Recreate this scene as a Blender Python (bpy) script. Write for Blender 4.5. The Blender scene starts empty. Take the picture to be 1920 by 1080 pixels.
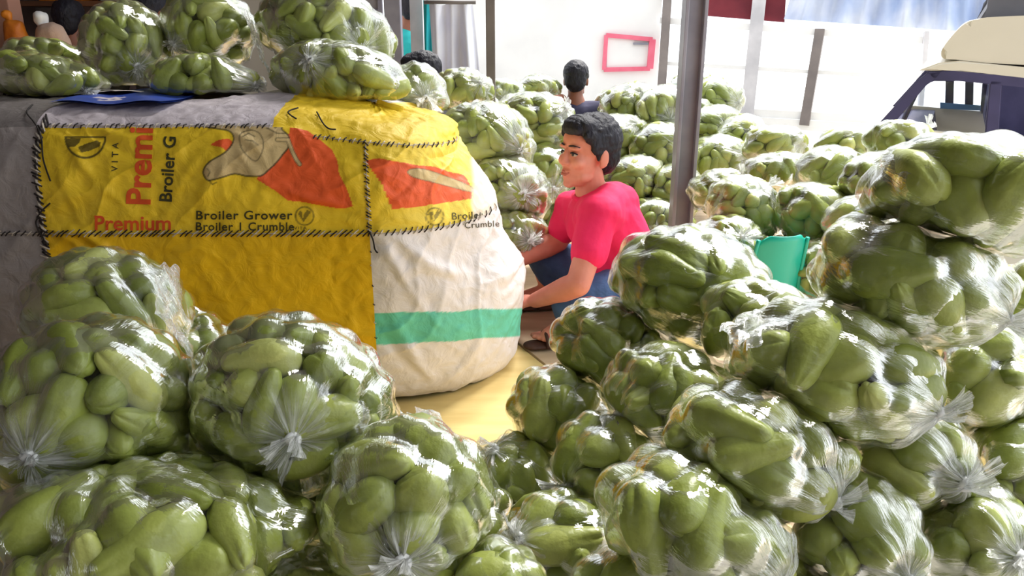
import bpy, bmesh, math, random
import numpy as np
from mathutils import Vector, Matrix, Quaternion
from mathutils.bvhtree import BVHTree

random.seed(7)
RNG = np.random.default_rng(7)
SC = bpy.context.scene
COL = SC.collection

# ------------------------------------------------------------------ camera
H = 1.05                       # eye height above the raised market floor
PITCH = math.radians(18.5)
F = 1500.0                     # focal length in pixels of the 1920 px wide frame
cam_d = bpy.data.cameras.new('camera')
cam_d.sensor_width = 36.0
cam_d.lens = F / 1920.0 * 36.0
cam_d.clip_end = 200
cam = bpy.data.objects.new('camera', cam_d)
COL.objects.link(cam)
cam.location = (0, 0, H)
cam.rotation_euler = (math.pi / 2 - PITCH, 0, 0)
SC.camera = cam
CT, ST = math.cos(PITCH), math.sin(PITCH)

# ------------------------------------------------------------------ world, sun, exposure
W = bpy.data.worlds.new('overcast_sky')
SC.world = W
W.use_nodes = True
bgn = W.node_tree.nodes['Background']
bgn.inputs['Color'].default_value = (0.93, 0.97, 1.0, 1)
bgn.inputs['Strength'].default_value = 2.0
sun_d = bpy.data.lights.new('sun', 'SUN')
sun_d.energy = 9.0
sun_d.angle = math.radians(25)
sun_d.color = (1.0, 0.97, 0.92)
sun = bpy.data.objects.new('sun', sun_d)
COL.objects.link(sun)
sun.rotation_euler = Vector((-0.40, -0.6, -1.0)).to_track_quat('-Z', 'Y').to_euler()
SC.view_settings.view_transform = 'Standard'
SC.view_settings.look = 'None'
SC.view_settings.gamma = 1.0
SC.view_settings.use_curve_mapping = False
SC.view_settings.exposure = 0.0
SC.cycles.transparent_max_bounces = 24
SC.cycles.max_bounces = 8

# ------------------------------------------------------------------ helpers
def P(px, py, d):
    """world point seen at pixel px,py at depth d along the optical axis"""
    xc = (px - 960) / F * d
    yc = (540 - py) / F * d
    return Vector((xc, d * CT + yc * ST, H - d * ST + yc * CT))

def ray(px, py):
    return P(px, py, 1.0) - Vector((0, 0, H))

def on_z(px, py, z=0.0):
    r = ray(px, py)
    k = (z - H) / r.z
    return Vector((0, 0, H)) + r * k

def project(co):
    """n x 3 array -> px, py, depth"""
    co = np.asarray(co, float)
    y = co[:, 1]; z = co[:, 2] - H
    d = y * CT - z * ST
    u = y * ST + z * CT
    return 960 + F * co[:, 0] / d, 540 - F * u / d, d

CAMR = Vector((1, 0, 0)); CAMU = Vector((0, ST, CT)); CAMF = Vector((0, CT, -ST))

def tag(o, label=None, cat=None, group=None, kind=None):
    if label: o['label'] = label
    if cat: o['category'] = cat
    if group: o['group'] = group
    if kind: o['kind'] = kind
    return o

def empty(name, loc, label=None, cat=None, group=None):
    o = bpy.data.objects.new(name, None)
    COL.objects.link(o)
    o.location = loc
    o.empty_display_size = 0.05
    return tag(o, label, cat, group)

def link(name, me, mat=None, parent=None, smooth=False):
    o = bpy.data.objects.new(name, me)
    COL.objects.link(o)
    if mat is not None:
        me.materials.clear(); me.materials.append(mat)
    if smooth and len(me.polygons):
        me.polygons.foreach_set('use_smooth', [True] * len(me.polygons))
    if parent is not None:
        o.parent = parent
        o.matrix_parent_inverse = Matrix.Translation(-parent.location)
    return o

def mesh_pd(name, v, f):
    me = bpy.data.meshes.new(name)
    me.from_pydata([tuple(p) for p in v], [], [tuple(int(i) for i in q) for q in f])
    me.update()
    return me

def mesh_np(name, v, quads):
    me = bpy.data.meshes.new(name)
    v = np.asarray(v, np.float32); quads = np.asarray(quads, np.int32)
    n, k = quads.shape
    me.vertices.add(len(v)); me.vertices.foreach_set('co', v.ravel())
    me.loops.add(n * k); me.loops.foreach_set('vertex_index', quads.ravel())
    me.polygons.add(n)
    me.polygons.foreach_set('loop_start', np.arange(n, dtype=np.int32) * k)
    me.update(calc_edges=True)
    return me

def bm_mesh(name, bm):
    bmesh.ops.recalc_face_normals(bm, faces=bm.faces)
    me = bpy.data.meshes.new(name)
    bm.to_mesh(me); bm.free()
    return me

def add_box(bm, c, s, rot=None, bev=0.0):
    m = Matrix.Translation(Vector(c)) @ (rot.to_4x4() if rot else Matrix.Identity(4)) @ Matrix.Diagonal((s[0], s[1], s[2], 1))
    r = bmesh.ops.create_cube(bm, size=1.0, matrix=m)
    if bev > 0:
        es = list({e for v in r['verts'] for e in v.link_edges})
        bmesh.ops.bevel(bm, geom=es, offset=bev, segments=2, affect='EDGES', profile=0.7)

def box_obj(name, c, s, mat, parent=None, rot=None, bev=0.004):
    bm = bmesh.new(); add_box(bm, c, s, rot, bev)
    return link(name, bm_mesh(name, bm), mat, parent)

def basis(d, up=Vector((0, 0, 1))):
    d = Vector(d).normalized()
    if abs(d.dot(up)) > 0.99: up = Vector((0, 1, 0))
    a = d.cross(up).normalized(); b = a.cross(d).normalized()
    return a, b, d

def bar_between(bm, p, q, w, h):
    """square bar from p to q"""
    p = Vector(p); q = Vector(q)
    a, b, d = basis(q - p)
    vs = []
    for e in (p, q):
        for sx, sy in ((-1, -1), (1, -1), (1, 1), (-1, 1)):
            vs.append(bm.verts.new(e + a * (sx * w / 2) + b * (sy * h / 2)))
    for i in range(4):
        bm.faces.new((vs[i], vs[(i + 1) % 4], vs[4 + (i + 1) % 4], vs[4 + i]))
    bm.faces.new(vs[0:4][::-1]); bm.faces.new(vs[4:8])

def bar_obj(name, p, q, w, h, mat, parent=None):
    bm = bmesh.new(); bar_between(bm, p, q, w, h)
    return link(name, bm_mesh(name, bm), mat, parent)

def tube_into(bm, pts, r, n=6, caps=True):
    pts = [Vector(p) for p in pts]
    if not hasattr(r, '__len__'): r = [r] * len(pts)
    rings = []
    a = None
    for i, p in enumerate(pts):
        d = (pts[min(i + 1, len(pts) - 1)] - pts[max(i - 1, 0)])
        if d.length < 1e-9: d = Vector((0, 0, 1))
        d.normalize()
        if a is None: a = basis(d)[0]
        a = (a - d * a.dot(d))
        if a.length < 1e-6: a = basis(d)[0]
        a.normalize(); b = d.cross(a)
        rings.append([bm.verts.new(p + (a * math.cos(t) + b * math.sin(t)) * r[i]) for t in [2 * math.pi * k / n for k in range(n)]])
    for i in range(len(rings) - 1):
        for k in range(n):
            bm.faces.new((rings[i][k], rings[i][(k + 1) % n], rings[i + 1][(k + 1) % n], rings[i + 1][k]))
    if caps:
        bm.faces.new(rings[0][::-1]); bm.faces.new(rings[-1])

def tube_obj(name, pts, r, mat, parent=None, n=8):
    bm = bmesh.new(); tube_into(bm, pts, r, n)
    return link(name, bm_mesh(name, bm), mat, parent, smooth=True)

# numpy value noise
def vnoise(x, y, seed=0):
    x = np.asarray(x, float); y = np.asarray(y, float)
    xi = np.floor(x).astype(np.int64); yi = np.floor(y).astype(np.int64)
    fx = x - xi; fy = y - yi
    fx = fx * fx * (3 - 2 * fx); fy = fy * fy * (3 - 2 * fy)
    def h(a, b):
        n = (a * 374761393 + b * 668265263 + seed * 974634777) & 0x7fffffff
        n = ((n ^ (n >> 13)) * 1274126177) & 0x7fffffff
        n = (n ^ (n >> 16)) & 0xffff
        return n / 65535.0 * 2 - 1
    return (h(xi, yi) * (1 - fx) + h(xi + 1, yi) * fx) * (1 - fy) + (h(xi, yi + 1) * (1 - fx) + h(xi + 1, yi + 1) * fx) * fy

# ------------------------------------------------------------------ materials
def mat_new(name):
    m = bpy.data.materials.new(name); m.use_nodes = True
    nt = m.node_tree
    return m, nt, nt.nodes['Principled BSDF'], nt.nodes, nt.links

def setin(b, k, v):
    if k in b.inputs: b.inputs[k].default_value = v

def rgb(r, g, b):
    """sRGB 0-255 to linear"""
    f = lambda c: (c / 255 / 12.92) if c / 255 <= 0.04045 else ((c / 255 + 0.055) / 1.055) ** 2.4
    return (f(r), f(g), f(b), 1.0)

def surf(name, c1, c2=None, scale=8.0, rough=0.6, bump=0.0, bscale=40.0, spec=0.4, metal=0.0, stretch=None):
    m, nt, b, N, L = mat_new(name)
    setin(b, 'Roughness', rough); setin(b, 'Specular IOR Level', spec); setin(b, 'Metallic', metal)
    tc = N.new('ShaderNodeTexCoord'); mp = N.new('ShaderNodeMapping')
    L.new(tc.outputs['Object'], mp.inputs['Vector'])
    if stretch: mp.inputs['Scale'].default_value = stretch
    if c2 is None: c2 = tuple(c * 0.8 for c in c1[:3]) + (1,)
    nz = N.new('ShaderNodeTexNoise'); nz.inputs['Scale'].default_value = scale; nz.inputs['Detail'].default_value = 5
    L.new(mp.outputs['Vector'], nz.inputs['Vector'])
    cr = N.new('ShaderNodeValToRGB')
    cr.color_ramp.elements[0].position = 0.32; cr.color_ramp.elements[0].color = c2
    cr.color_ramp.elements[1].position = 0.68; cr.color_ramp.elements[1].color = c1
    L.new(nz.outputs['Fac'], cr.inputs['Fac']); L.new(cr.outputs['Color'], b.inputs['Base Color'])
    if bump > 0:
        n2 = N.new('ShaderNodeTexNoise'); n2.inputs['Scale'].default_value = bscale; n2.inputs['Detail'].default_value = 4
        L.new(mp.outputs['Vector'], n2.inputs['Vector'])
        bp = N.new('ShaderNodeBump'); bp.inputs['Strength'].default_value = bump; bp.inputs['Distance'].default_value = 0.01
        L.new(n2.outputs['Fac'], bp.inputs['Height']); L.new(bp.outputs['Normal'], b.inputs['Normal'])
    return m

def chayote_mat():
    m, nt, b, N, L = mat_new('chayote_skin')
    setin(b, 'Roughness', 0.38); setin(b, 'Specular IOR Level', 0.45)
    setin(b, 'Subsurface Weight', 0.0)
    oi = N.new('ShaderNodeObjectInfo'); geo = N.new('ShaderNodeNewGeometry')
    ad = N.new('ShaderNodeMath'); ad.operation = 'ADD'
    L.new(oi.outputs['Random'], ad.inputs[0]); L.new(geo.outputs['Random Per Island'], ad.inputs[1])
    fr = N.new('ShaderNodeMath'); fr.operation = 'FRACT'; L.new(ad.outputs[0], fr.inputs[0])
    cr = N.new('ShaderNodeValToRGB')
    e = cr.color_ramp.elements
    e[0].position = 0.0; e[0].color = rgb(122, 134, 54)
    e[1].position = 1.0; e[1].color = rgb(180, 184, 106)
    x = e.new(0.45); x.color = rgb(140, 151, 68)
    x = e.new(0.85); x.color = rgb(158, 167, 82)
    L.new(fr.outputs[0], cr.inputs['Fac'])
    tc = N.new('ShaderNodeTexCoord')
    nz = N.new('ShaderNodeTexNoise'); nz.inputs['Scale'].default_value = 22; nz.inputs['Detail'].default_value = 4
    L.new(tc.outputs['Object'], nz.inputs['Vector'])
    mr = N.new('ShaderNodeMapRange'); mr.inputs[1].default_value = 0.3; mr.inputs[2].default_value = 0.7
    mr.inputs[3].default_value = 0.78; mr.inputs[4].default_value = 1.12
    L.new(nz.outputs['Fac'], mr.inputs[0])
    mx = N.new('ShaderNodeMix'); mx.data_type = 'RGBA'; mx.blend_type = 'MULTIPLY'; mx.inputs[0].default_value = 1.0
    L.new(cr.outputs['Color'], mx.inputs[6]); L.new(mr.outputs[0], mx.inputs[7])
    L.new(mx.outputs[2], b.inputs['Base Color'])
    n2 = N.new('ShaderNodeTexNoise'); n2.inputs['Scale'].default_value = 90
    L.new(tc.outputs['Object'], n2.inputs['Vector'])
    bp = N.new('ShaderNodeBump'); bp.inputs['Strength'].default_value = 0.4; bp.inputs['Distance'].default_value = 0.003
    L.new(n2.outputs['Fac'], bp.inputs['Height']); L.new(bp.outputs['Normal'], b.inputs['Normal'])
    return m

def film_mat(name='clear_film', haze_gain=1.0, tint=(0.95, 0.96, 0.945, 1), bumpk=1.0):
    """thin clear polythene: mostly transparent, glossy, a little milky where it is gathered"""
    m, nt, b, N, L = mat_new(name)
    out = N['Material Output']; N.remove(b)
    at = N.new('ShaderNodeAttribute'); at.attribute_name = 'wr'
    hz = N.new('ShaderNodeAttribute'); hz.attribute_name = 'hz'
    nz = N.new('ShaderNodeTexNoise'); nz.inputs['Scale'].default_value = 2.6; nz.inputs['Detail'].default_value = 5; nz.inputs['Roughness'].default_value = 0.6
    L.new(at.outputs['Vector'], nz.inputs['Vector'])
    tc = N.new('ShaderNodeTexCoord')
    n3 = N.new('ShaderNodeTexNoise'); n3.inputs['Scale'].default_value = 26; n3.inputs['Detail'].default_value = 3; n3.inputs['Distortion'].default_value = 1.2
    L.new(tc.outputs['Object'], n3.inputs['Vector'])
    b1 = N.new('ShaderNodeBump'); b1.inputs['Distance'].default_value = 0.012
    bs = N.new('ShaderNodeMath'); bs.operation = 'MULTIPLY_ADD'; bs.use_clamp = True; bs.inputs[1].default_value = 2.2; bs.inputs[2].default_value = 0.22
    L.new(hz.outputs['Fac'], bs.inputs[0]); L.new(bs.outputs[0], b1.inputs['Strength'])
    L.new(nz.outputs['Fac'], b1.inputs['Height'])
    b2 = N.new('ShaderNodeBump'); b2.inputs['Strength'].default_value = 0.14 * bumpk; b2.inputs['Distance'].default_value = 0.01
    L.new(n3.outputs['Fac'], b2.inputs['Height']); L.new(b1.outputs['Normal'], b2.inputs['Normal'])
    tr = N.new('ShaderNodeBsdfTransparent'); tr.inputs['Color'].default_value = tint
    gl = N.new('ShaderNodeBsdfGlossy'); gl.inputs['Roughness'].default_value = 0.075; gl.inputs['Color'].default_value = (1, 1, 1, 1)
    L.new(b2.outputs['Normal'], gl.inputs['Normal'])
    fr = N.new('ShaderNodeFresnel'); fr.inputs['IOR'].default_value = 1.42
    L.new(b2.outputs['Normal'], fr.inputs['Normal'])
    k = N.new('ShaderNodeMath'); k.operation = 'MULTIPLY'; k.use_clamp = True; k.inputs[1].default_value = 0.62
    L.new(fr.outputs[0], k.inputs[0])
    kc = N.new('ShaderNodeMath'); kc.operation = 'MINIMUM'; kc.inputs[1].default_value = 0.5; L.new(k.outputs[0], kc.inputs[0]); k = kc
    m1 = N.new('ShaderNodeMixShader'); L.new(k.outputs[0], m1.inputs[0]); L.new(tr.outputs[0], m1.inputs[1]); L.new(gl.outputs[0], m1.inputs[2])
    df = N.new('ShaderNodeBsdfDiffuse'); df.inputs['Color'].default_value = (0.9, 0.92, 0.92, 1)
    tl = N.new('ShaderNodeBsdfTranslucent'); tl.inputs['Color'].default_value = (0.9, 0.92, 0.92, 1)
    L.new(b2.outputs['Normal'], df.inputs['Normal'])
    m2 = N.new('ShaderNodeMixShader'); m2.inputs[0].default_value = 0.45
    L.new(df.outputs[0], m2.inputs[1]); L.new(tl.outputs[0], m2.inputs[2])
    # milky streaks follow the gathers
    mr = N.new('ShaderNodeMapRange'); mr.inputs[1].default_value = 0.42; mr.inputs[2].default_value = 0.72
    mr.inputs[3].default_value = 0.15; mr.inputs[4].default_value = 2.2
    L.new(nz.outputs['Fac'], mr.inputs[0])
    mu = N.new('ShaderNodeMath'); mu.operation = 'MULTIPLY'; mu.use_clamp = True
    L.new(mr.outputs[0], mu.inputs[0]); L.new(hz.outputs['Fac'], mu.inputs[1])
    m3 = N.new('ShaderNodeMixShader'); L.new(mu.outputs[0], m3.inputs[0]); L.new(m1.outputs[0], m3.inputs[1]); L.new(m2.outputs[0], m3.inputs[2])
    L.new(m3.outputs[0], out.inputs['Surface'])
    return m

M_CHAY = chayote_mat()
M_FILM = film_mat()
# ------------------------------------------------------------------ setting: raised floor, ground outside, roof, walls
M_CONC = surf('concrete', rgb(170, 165, 155), rgb(140, 135, 126), 3.0, 0.85, 0.3, 30)
M_GROUND = surf('outdoor_concrete', rgb(215, 213, 208), rgb(195, 193, 188), 1.2, 0.9, 0.2, 20)
M_ROOF = surf('roof_sheet', rgb(120, 120, 122), rgb(95, 95, 98), 2.0, 0.6)
M_WALL_SALMON = surf('salmon_paint', rgb(190, 140, 120), rgb(168, 120, 104), 2.0, 0.7)
M_WALL_GREY = surf('greyish_plaster', rgb(185, 180, 172), rgb(165, 160, 152), 2.0, 0.8)
M_WALL_MAUVE = surf('mauve_plaster', rgb(128, 108, 104), rgb(108, 92, 90), 2.0, 0.8)
M_PLY_Y = surf('plywood_yellow', rgb(232, 206, 138), rgb(214, 184, 116), 3.0, 0.55, 0.08, 60, stretch=(1, 6, 1))
M_PLY_T = surf('plywood_tan', rgb(216, 190, 158), rgb(198, 168, 136), 3.0, 0.6, 0.08, 60, stretch=(1, 6, 1))
M_STEEL_D = surf('dark_grey_steel', rgb(152, 150, 162), rgb(126, 124, 138), 6.0, 0.45, metal=0.2)
M_STEEL_M = surf('grey_steel', rgb(132, 122, 118), rgb(112, 104, 102), 6.0, 0.5, metal=0.1)
M_STEEL_L = surf('pale_painted_steel', rgb(205, 202, 205), rgb(180, 178, 182), 6.0, 0.5)
M_WHITE = surf('white_paint', rgb(240, 240, 240), rgb(225, 225, 226), 2.0, 0.6)

fl = box_obj('floor', (-2.0, 1.35, -0.06), (8.0, 8.6, 0.10), M_CONC, bev=0)
tag(fl, kind='structure')
gr = box_obj('ground', (0, 12, -0.95), (70, 60, 0.10), M_GROUND, bev=0)
tag(gr, kind='structure')
ce = box_obj('unseen_roof', (-2.475, -0.8, 3.25), (7.45, 9.6, 0.08), M_ROOF, bev=0)  # unseen roof, its edges set so sky light enters from back and right
tag(ce, kind='structure')
ce2 = box_obj('unseen_roof_back', (-3.3, 4.75, 3.25), (5.0, 1.45, 0.08), M_ROOF, bev=0)  # unseen extra roof piece, added to darken the back left
tag(ce2, kind='structure')
wl = box_obj('wall_left', (-4.6, 2.0, 1.6), (0.12, 8.0, 3.2), M_WALL_MAUVE, bev=0)
tag(wl, kind='structure')
wf = box_obj('unseen_shade_wall', (-0.3, -3.2, 1.6), (8.6, 0.12, 3.2), M_WALL_MAUVE, bev=0)  # unseen wall added behind the camera to cut frontal light
tag(wf, kind='structure')
wb = box_obj('wall_back', (-3.35, 5.45, 1.6), (2.6, 0.12, 3.2), M_WALL_MAUVE, bev=0)
tag(wb, kind='structure')
wb2 = box_obj('wall_back_pale', (-1.46, 5.38, 1.6), (1.14, 0.12, 3.2), M_WALL_GREY, bev=0)
tag(wb2, kind='structure')

# plywood sheets laid on the floor; the joint seen beside the big sack fixes their direction
JA = on_z(963, 637); JB = on_z(1032, 692)
jd = (JB - JA); jd.z = 0; jd.normalize()
jn = Vector((-jd.y, jd.x, 0))
if jn.x < 0: jn = -jn
rotz = Matrix.Rotation(math.atan2(jd.y, jd.x), 3, 'Z')
for i in range(-2, 2):
    for j in range(-2, 2):
        w, l = 0.95, 1.6
        c = JA + jn * (i * w + w / 2) + jd * (j * l + 0.55)
        if c.y < 1.2 or c.y > 4.6: continue
        box_obj('plywood_sheet', (c.x, c.y, -0.006), (l - 0.008, w - 0.010, 0.012), M_PLY_Y if i < 0 else M_PLY_T, fl, rot=rotz, bev=0.0015)

# ------------------------------------------------------------------ chayote meshes
PROF = [(-.066, 0), (-.0645, .010), (-.060, .0205), (-.050, .0300), (-.032, .0368), (-.010, .0385), (.012, .0352), (.034, .0280), (.054, .0225), (.068, .0172), (.0755, .0100), (.078, 0)]
def chayote_arrays(nl, nr, seed, fat=1.0):
    r = random.Random(seed)
    ts = np.linspace(0, len(PROF) - 1, nr)
    px = np.interp(ts, range(len(PROF)), [p[0] for p in PROF]); pr = np.interp(ts, range(len(PROF)), [p[1] for p in PROF]) * fat
    v = [(px[0], 0, 0)]
    bend = r.uniform(-.006, .006)
    ph = r.uniform(0, 6)
    for i in range(1, nr - 1):
        t = i / (nr - 1)
        for k in range(nl):
            a = 2 * math.pi * k / nl
            g = abs(math.sin(2.5 * a + ph))             # five furrows
            fur = 1 - 0.17 * (1 - g) ** 2.2 * (0.40 + 0.9 * abs(t - 0.45) * 1.6)
            cl = 0.0
            if px[i] < -.02: cl = 0.24 * math.exp(-(math.sin(a) / .16) ** 2) * min(1, (-.02 - px[i]) / .03)   # cleft at the broad end
            if px[i] > .045: cl = max(cl, 0.30 * math.exp(-(math.sin(a + .4) / .25) ** 2) * min(1, (px[i] - .045) / .02))
            lump = 1 + 0.04 * math.sin(3 * a + 7 * t + ph) + 0.03 * math.sin(2 * a - 11 * t)
            rr = pr[i] * fur * (1 - cl) * lump
            v.append((px[i], rr * math.cos(a) * 1.03 + bend * math.sin(math.pi * t), rr * math.sin(a) * 0.95))
    v.append((px[-1], 0, 0))
    f = []
    for k in range(nl):
        f.append((0, 1 + (k + 1) % nl, 1 + k))
    tris = f; quads = []
    for i in range(nr - 3):
        for k in range(nl):
            a0 = 1 + i * nl + k; a1 = 1 + i * nl + (k + 1) % nl
            quads.append((a0, a1, a1 + nl, a0 + nl))
    last = len(v) - 1; base = 1 + (nr - 3) * nl
    for k in range(nl):
        tris.append((last, base + k, base + (k + 1) % nl))
    return np.array(v), tris, quads

CH_HI = []
for s in range(5):
    v, t, q = chayote_arrays(32, 18, 100 + s, fat=[1, .93, 1.06, .97, 1.02][s])
    me = mesh_pd('chayote', v, t + q)
    me.polygons.foreach_set('use_smooth', [True] * len(me.polygons)); me.materials.append(M_CHAY)
    CH_HI.append(me)
CH_LO = []
for s in range(3):
    v, t, q = chayote_arrays(11, 10, 200 + s)
    tt = list(t) + [x for a, b_, c, d in q for x in ((a, b_, c), (a, c, d))]
    CH_LO.append((v, np.array(tt, np.int32)))

# ------------------------------------------------------------------ bags of chayotes
class Bag: pass
BAGS = []
def bag(px, py, d, w, h, label, ch=None, c=None, rot=0.0, knot=(0.3, -0.3, -0.8), zmin=0.012, size=0.88, group=None, lod=0, tuft=0.68, haze=1.0, tight=0.55):
    b = Bag()
    b.c = np.array(P(px, py, d))
    a1 = w / 2 * d / F; a2 = h / 2 * d / F
    a3 = c if c else 0.5 * (a1 + a2)
    r = math.radians(rot)
    ax = CAMR * math.cos(r) + CAMU * math.sin(r)
    ay = -CAMR * math.sin(r) + CAMU * math.cos(r)
    b.A = np.array([ax, ay, CAMF]); b.s = np.array([a1, a2, a3]) * 1.03
    k = CAMR * knot[0] + CAMU * knot[1] + CAMF * knot[2]
    b.k = np.array(k.normalized())
    b.label = label; b.ch = ch; b.zmin = zmin; b.size = size; b.group = group; b.lod = lod; b.tuft = tuft; b.haze = haze; b.tight = tight
    b.planes = []
    BAGS.append(b)
    return b

def supp(b, n):
    return math.sqrt((((b.A @ n) * b.s) ** 2).sum())

def eval_ell(b, p):
    q = ((p - b.c) @ b.A.T) / b.s
    return q

def prepare_planes(extra_limits):
    for i, a in enumerate(BAGS):
        for j in range(i + 1, len(BAGS)):
            b = BAGS[j]
            dv = b.c - a.c; dist = np.linalg.norm(dv)
            if dist < 1e-4: continue
            n = dv / dist
            # better normal: use ellipsoid metrics
            n2 = n @ (a.A.T @ np.diag(1 / a.s ** 2) @ a.A + b.A.T @ np.diag(1 / b.s ** 2) @ b.A)
            n2 /= np.linalg.norm(n2)
            ha, hb = supp(a, n2), supp(b, n2)
            gap = dv @ n2
            if ha + hb > gap > 0:
                ta = gap * ha / (ha + hb)
                a.planes.append((n2, a.c @ n2 + ta)); b.planes.append((-n2, -(a.c @ n2 + ta)))
        a.planes.append((np.array([0, 0, -1.0]), -a.zmin))
        for f in extra_limits: f(a)

def pack(b, rng):
    s = b.size
    # free share of the ellipsoid
    q = rng.normal(size=(1500, 3)); q /= np.linalg.norm(q, axis=1)[:, None]; q *= rng.random((1500, 1)) ** (1 / 3)
    p = b.c + (q * b.s) @ b.A
    ok = np.ones(len(p), bool)
    for n, o in b.planes: ok &= (p @ n) < o
    V = 4.19 * np.prod(b.s) * ok.mean()
    n = int(max(4, 0.70 * V / (2.6e-4 * s ** 3)))
    n = min(n, 95)
    pp = p[ok]
    if len(pp) < n: pp = p[:n + 1]
    cen = pp[rng.choice(len(pp), n, replace=len(pp) < n)]
    d = rng.normal(size=(n, 3)); d /= np.linalg.norm(d, axis=1)[:, None]
    sc = s * rng.uniform(.86, 1.14, n)
    A = cen - d * .026 * sc[:, None]; B = cen + d * .050 * sc[:, None]
    X = np.concatenate([A, B]); R = np.concatenate([.0378 * sc, .0238 * sc]); LEN = .076 * sc
    own = np.concatenate([np.arange(n), np.arange(n)])
    same = own[:, None] == own[None, :]
    for it in range(90 if b.lod == 0 else 50):
        D = X[:, None, :] - X[None, :, :]
        L = np.sqrt((D ** 2).sum(-1)) + 1e-9
        ov = (R[:, None] + R[None, :]) - L
        ov[same] = 0; ov[ov < 0] = 0
        X = X + (D / L[..., None] * ov[..., None]).sum(1) * 0.32
        # container ellipsoid
        q = (X - b.c) @ b.A.T
        sr = np.maximum(b.s[None, :] - R[:, None], 0.004)
        m = np.sqrt(((q / sr) ** 2).sum(1))
        out = m > 1
        if out.any():
            q[out] /= m[out][:, None]
            X = b.c + q @ b.A
        for nn, o in b.planes:
            e = X @ nn + R - o
            e[e < 0] = 0
            X = X - e[:, None] * nn
        A, B = X[:n], X[n:]
        dv = B - A; l = np.sqrt((dv ** 2).sum(1)) + 1e-9
        corr = (l - LEN) / l * 0.5
        A = A + dv * corr[:, None]; B = B - dv * corr[:, None]
        X = np.concatenate([A, B])
    dv = B - A; dv /= np.linalg.norm(dv, axis=1)[:, None]
    b.n = n; b.pos = A + dv * .026 * sc[:, None]; b.dir = dv; b.sc = sc
    b.sph_c = np.concatenate([A, (A + B) / 2 + dv * .004, B]); b.sph_r = np.concatenate([.0385 * sc, .0350 * sc, .0262 * sc])

def sphere_dirs(n):
    i = np.arange(n) + .5
    ph = np.arccos(1 - 2 * i / n); th = np.pi * (1 + 5 ** .5) * i
    return np.stack([np.cos(th) * np.sin(ph), np.sin(th) * np.sin(ph), np.cos(ph)], 1)
UDIR = sphere_dirs(900)

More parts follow.
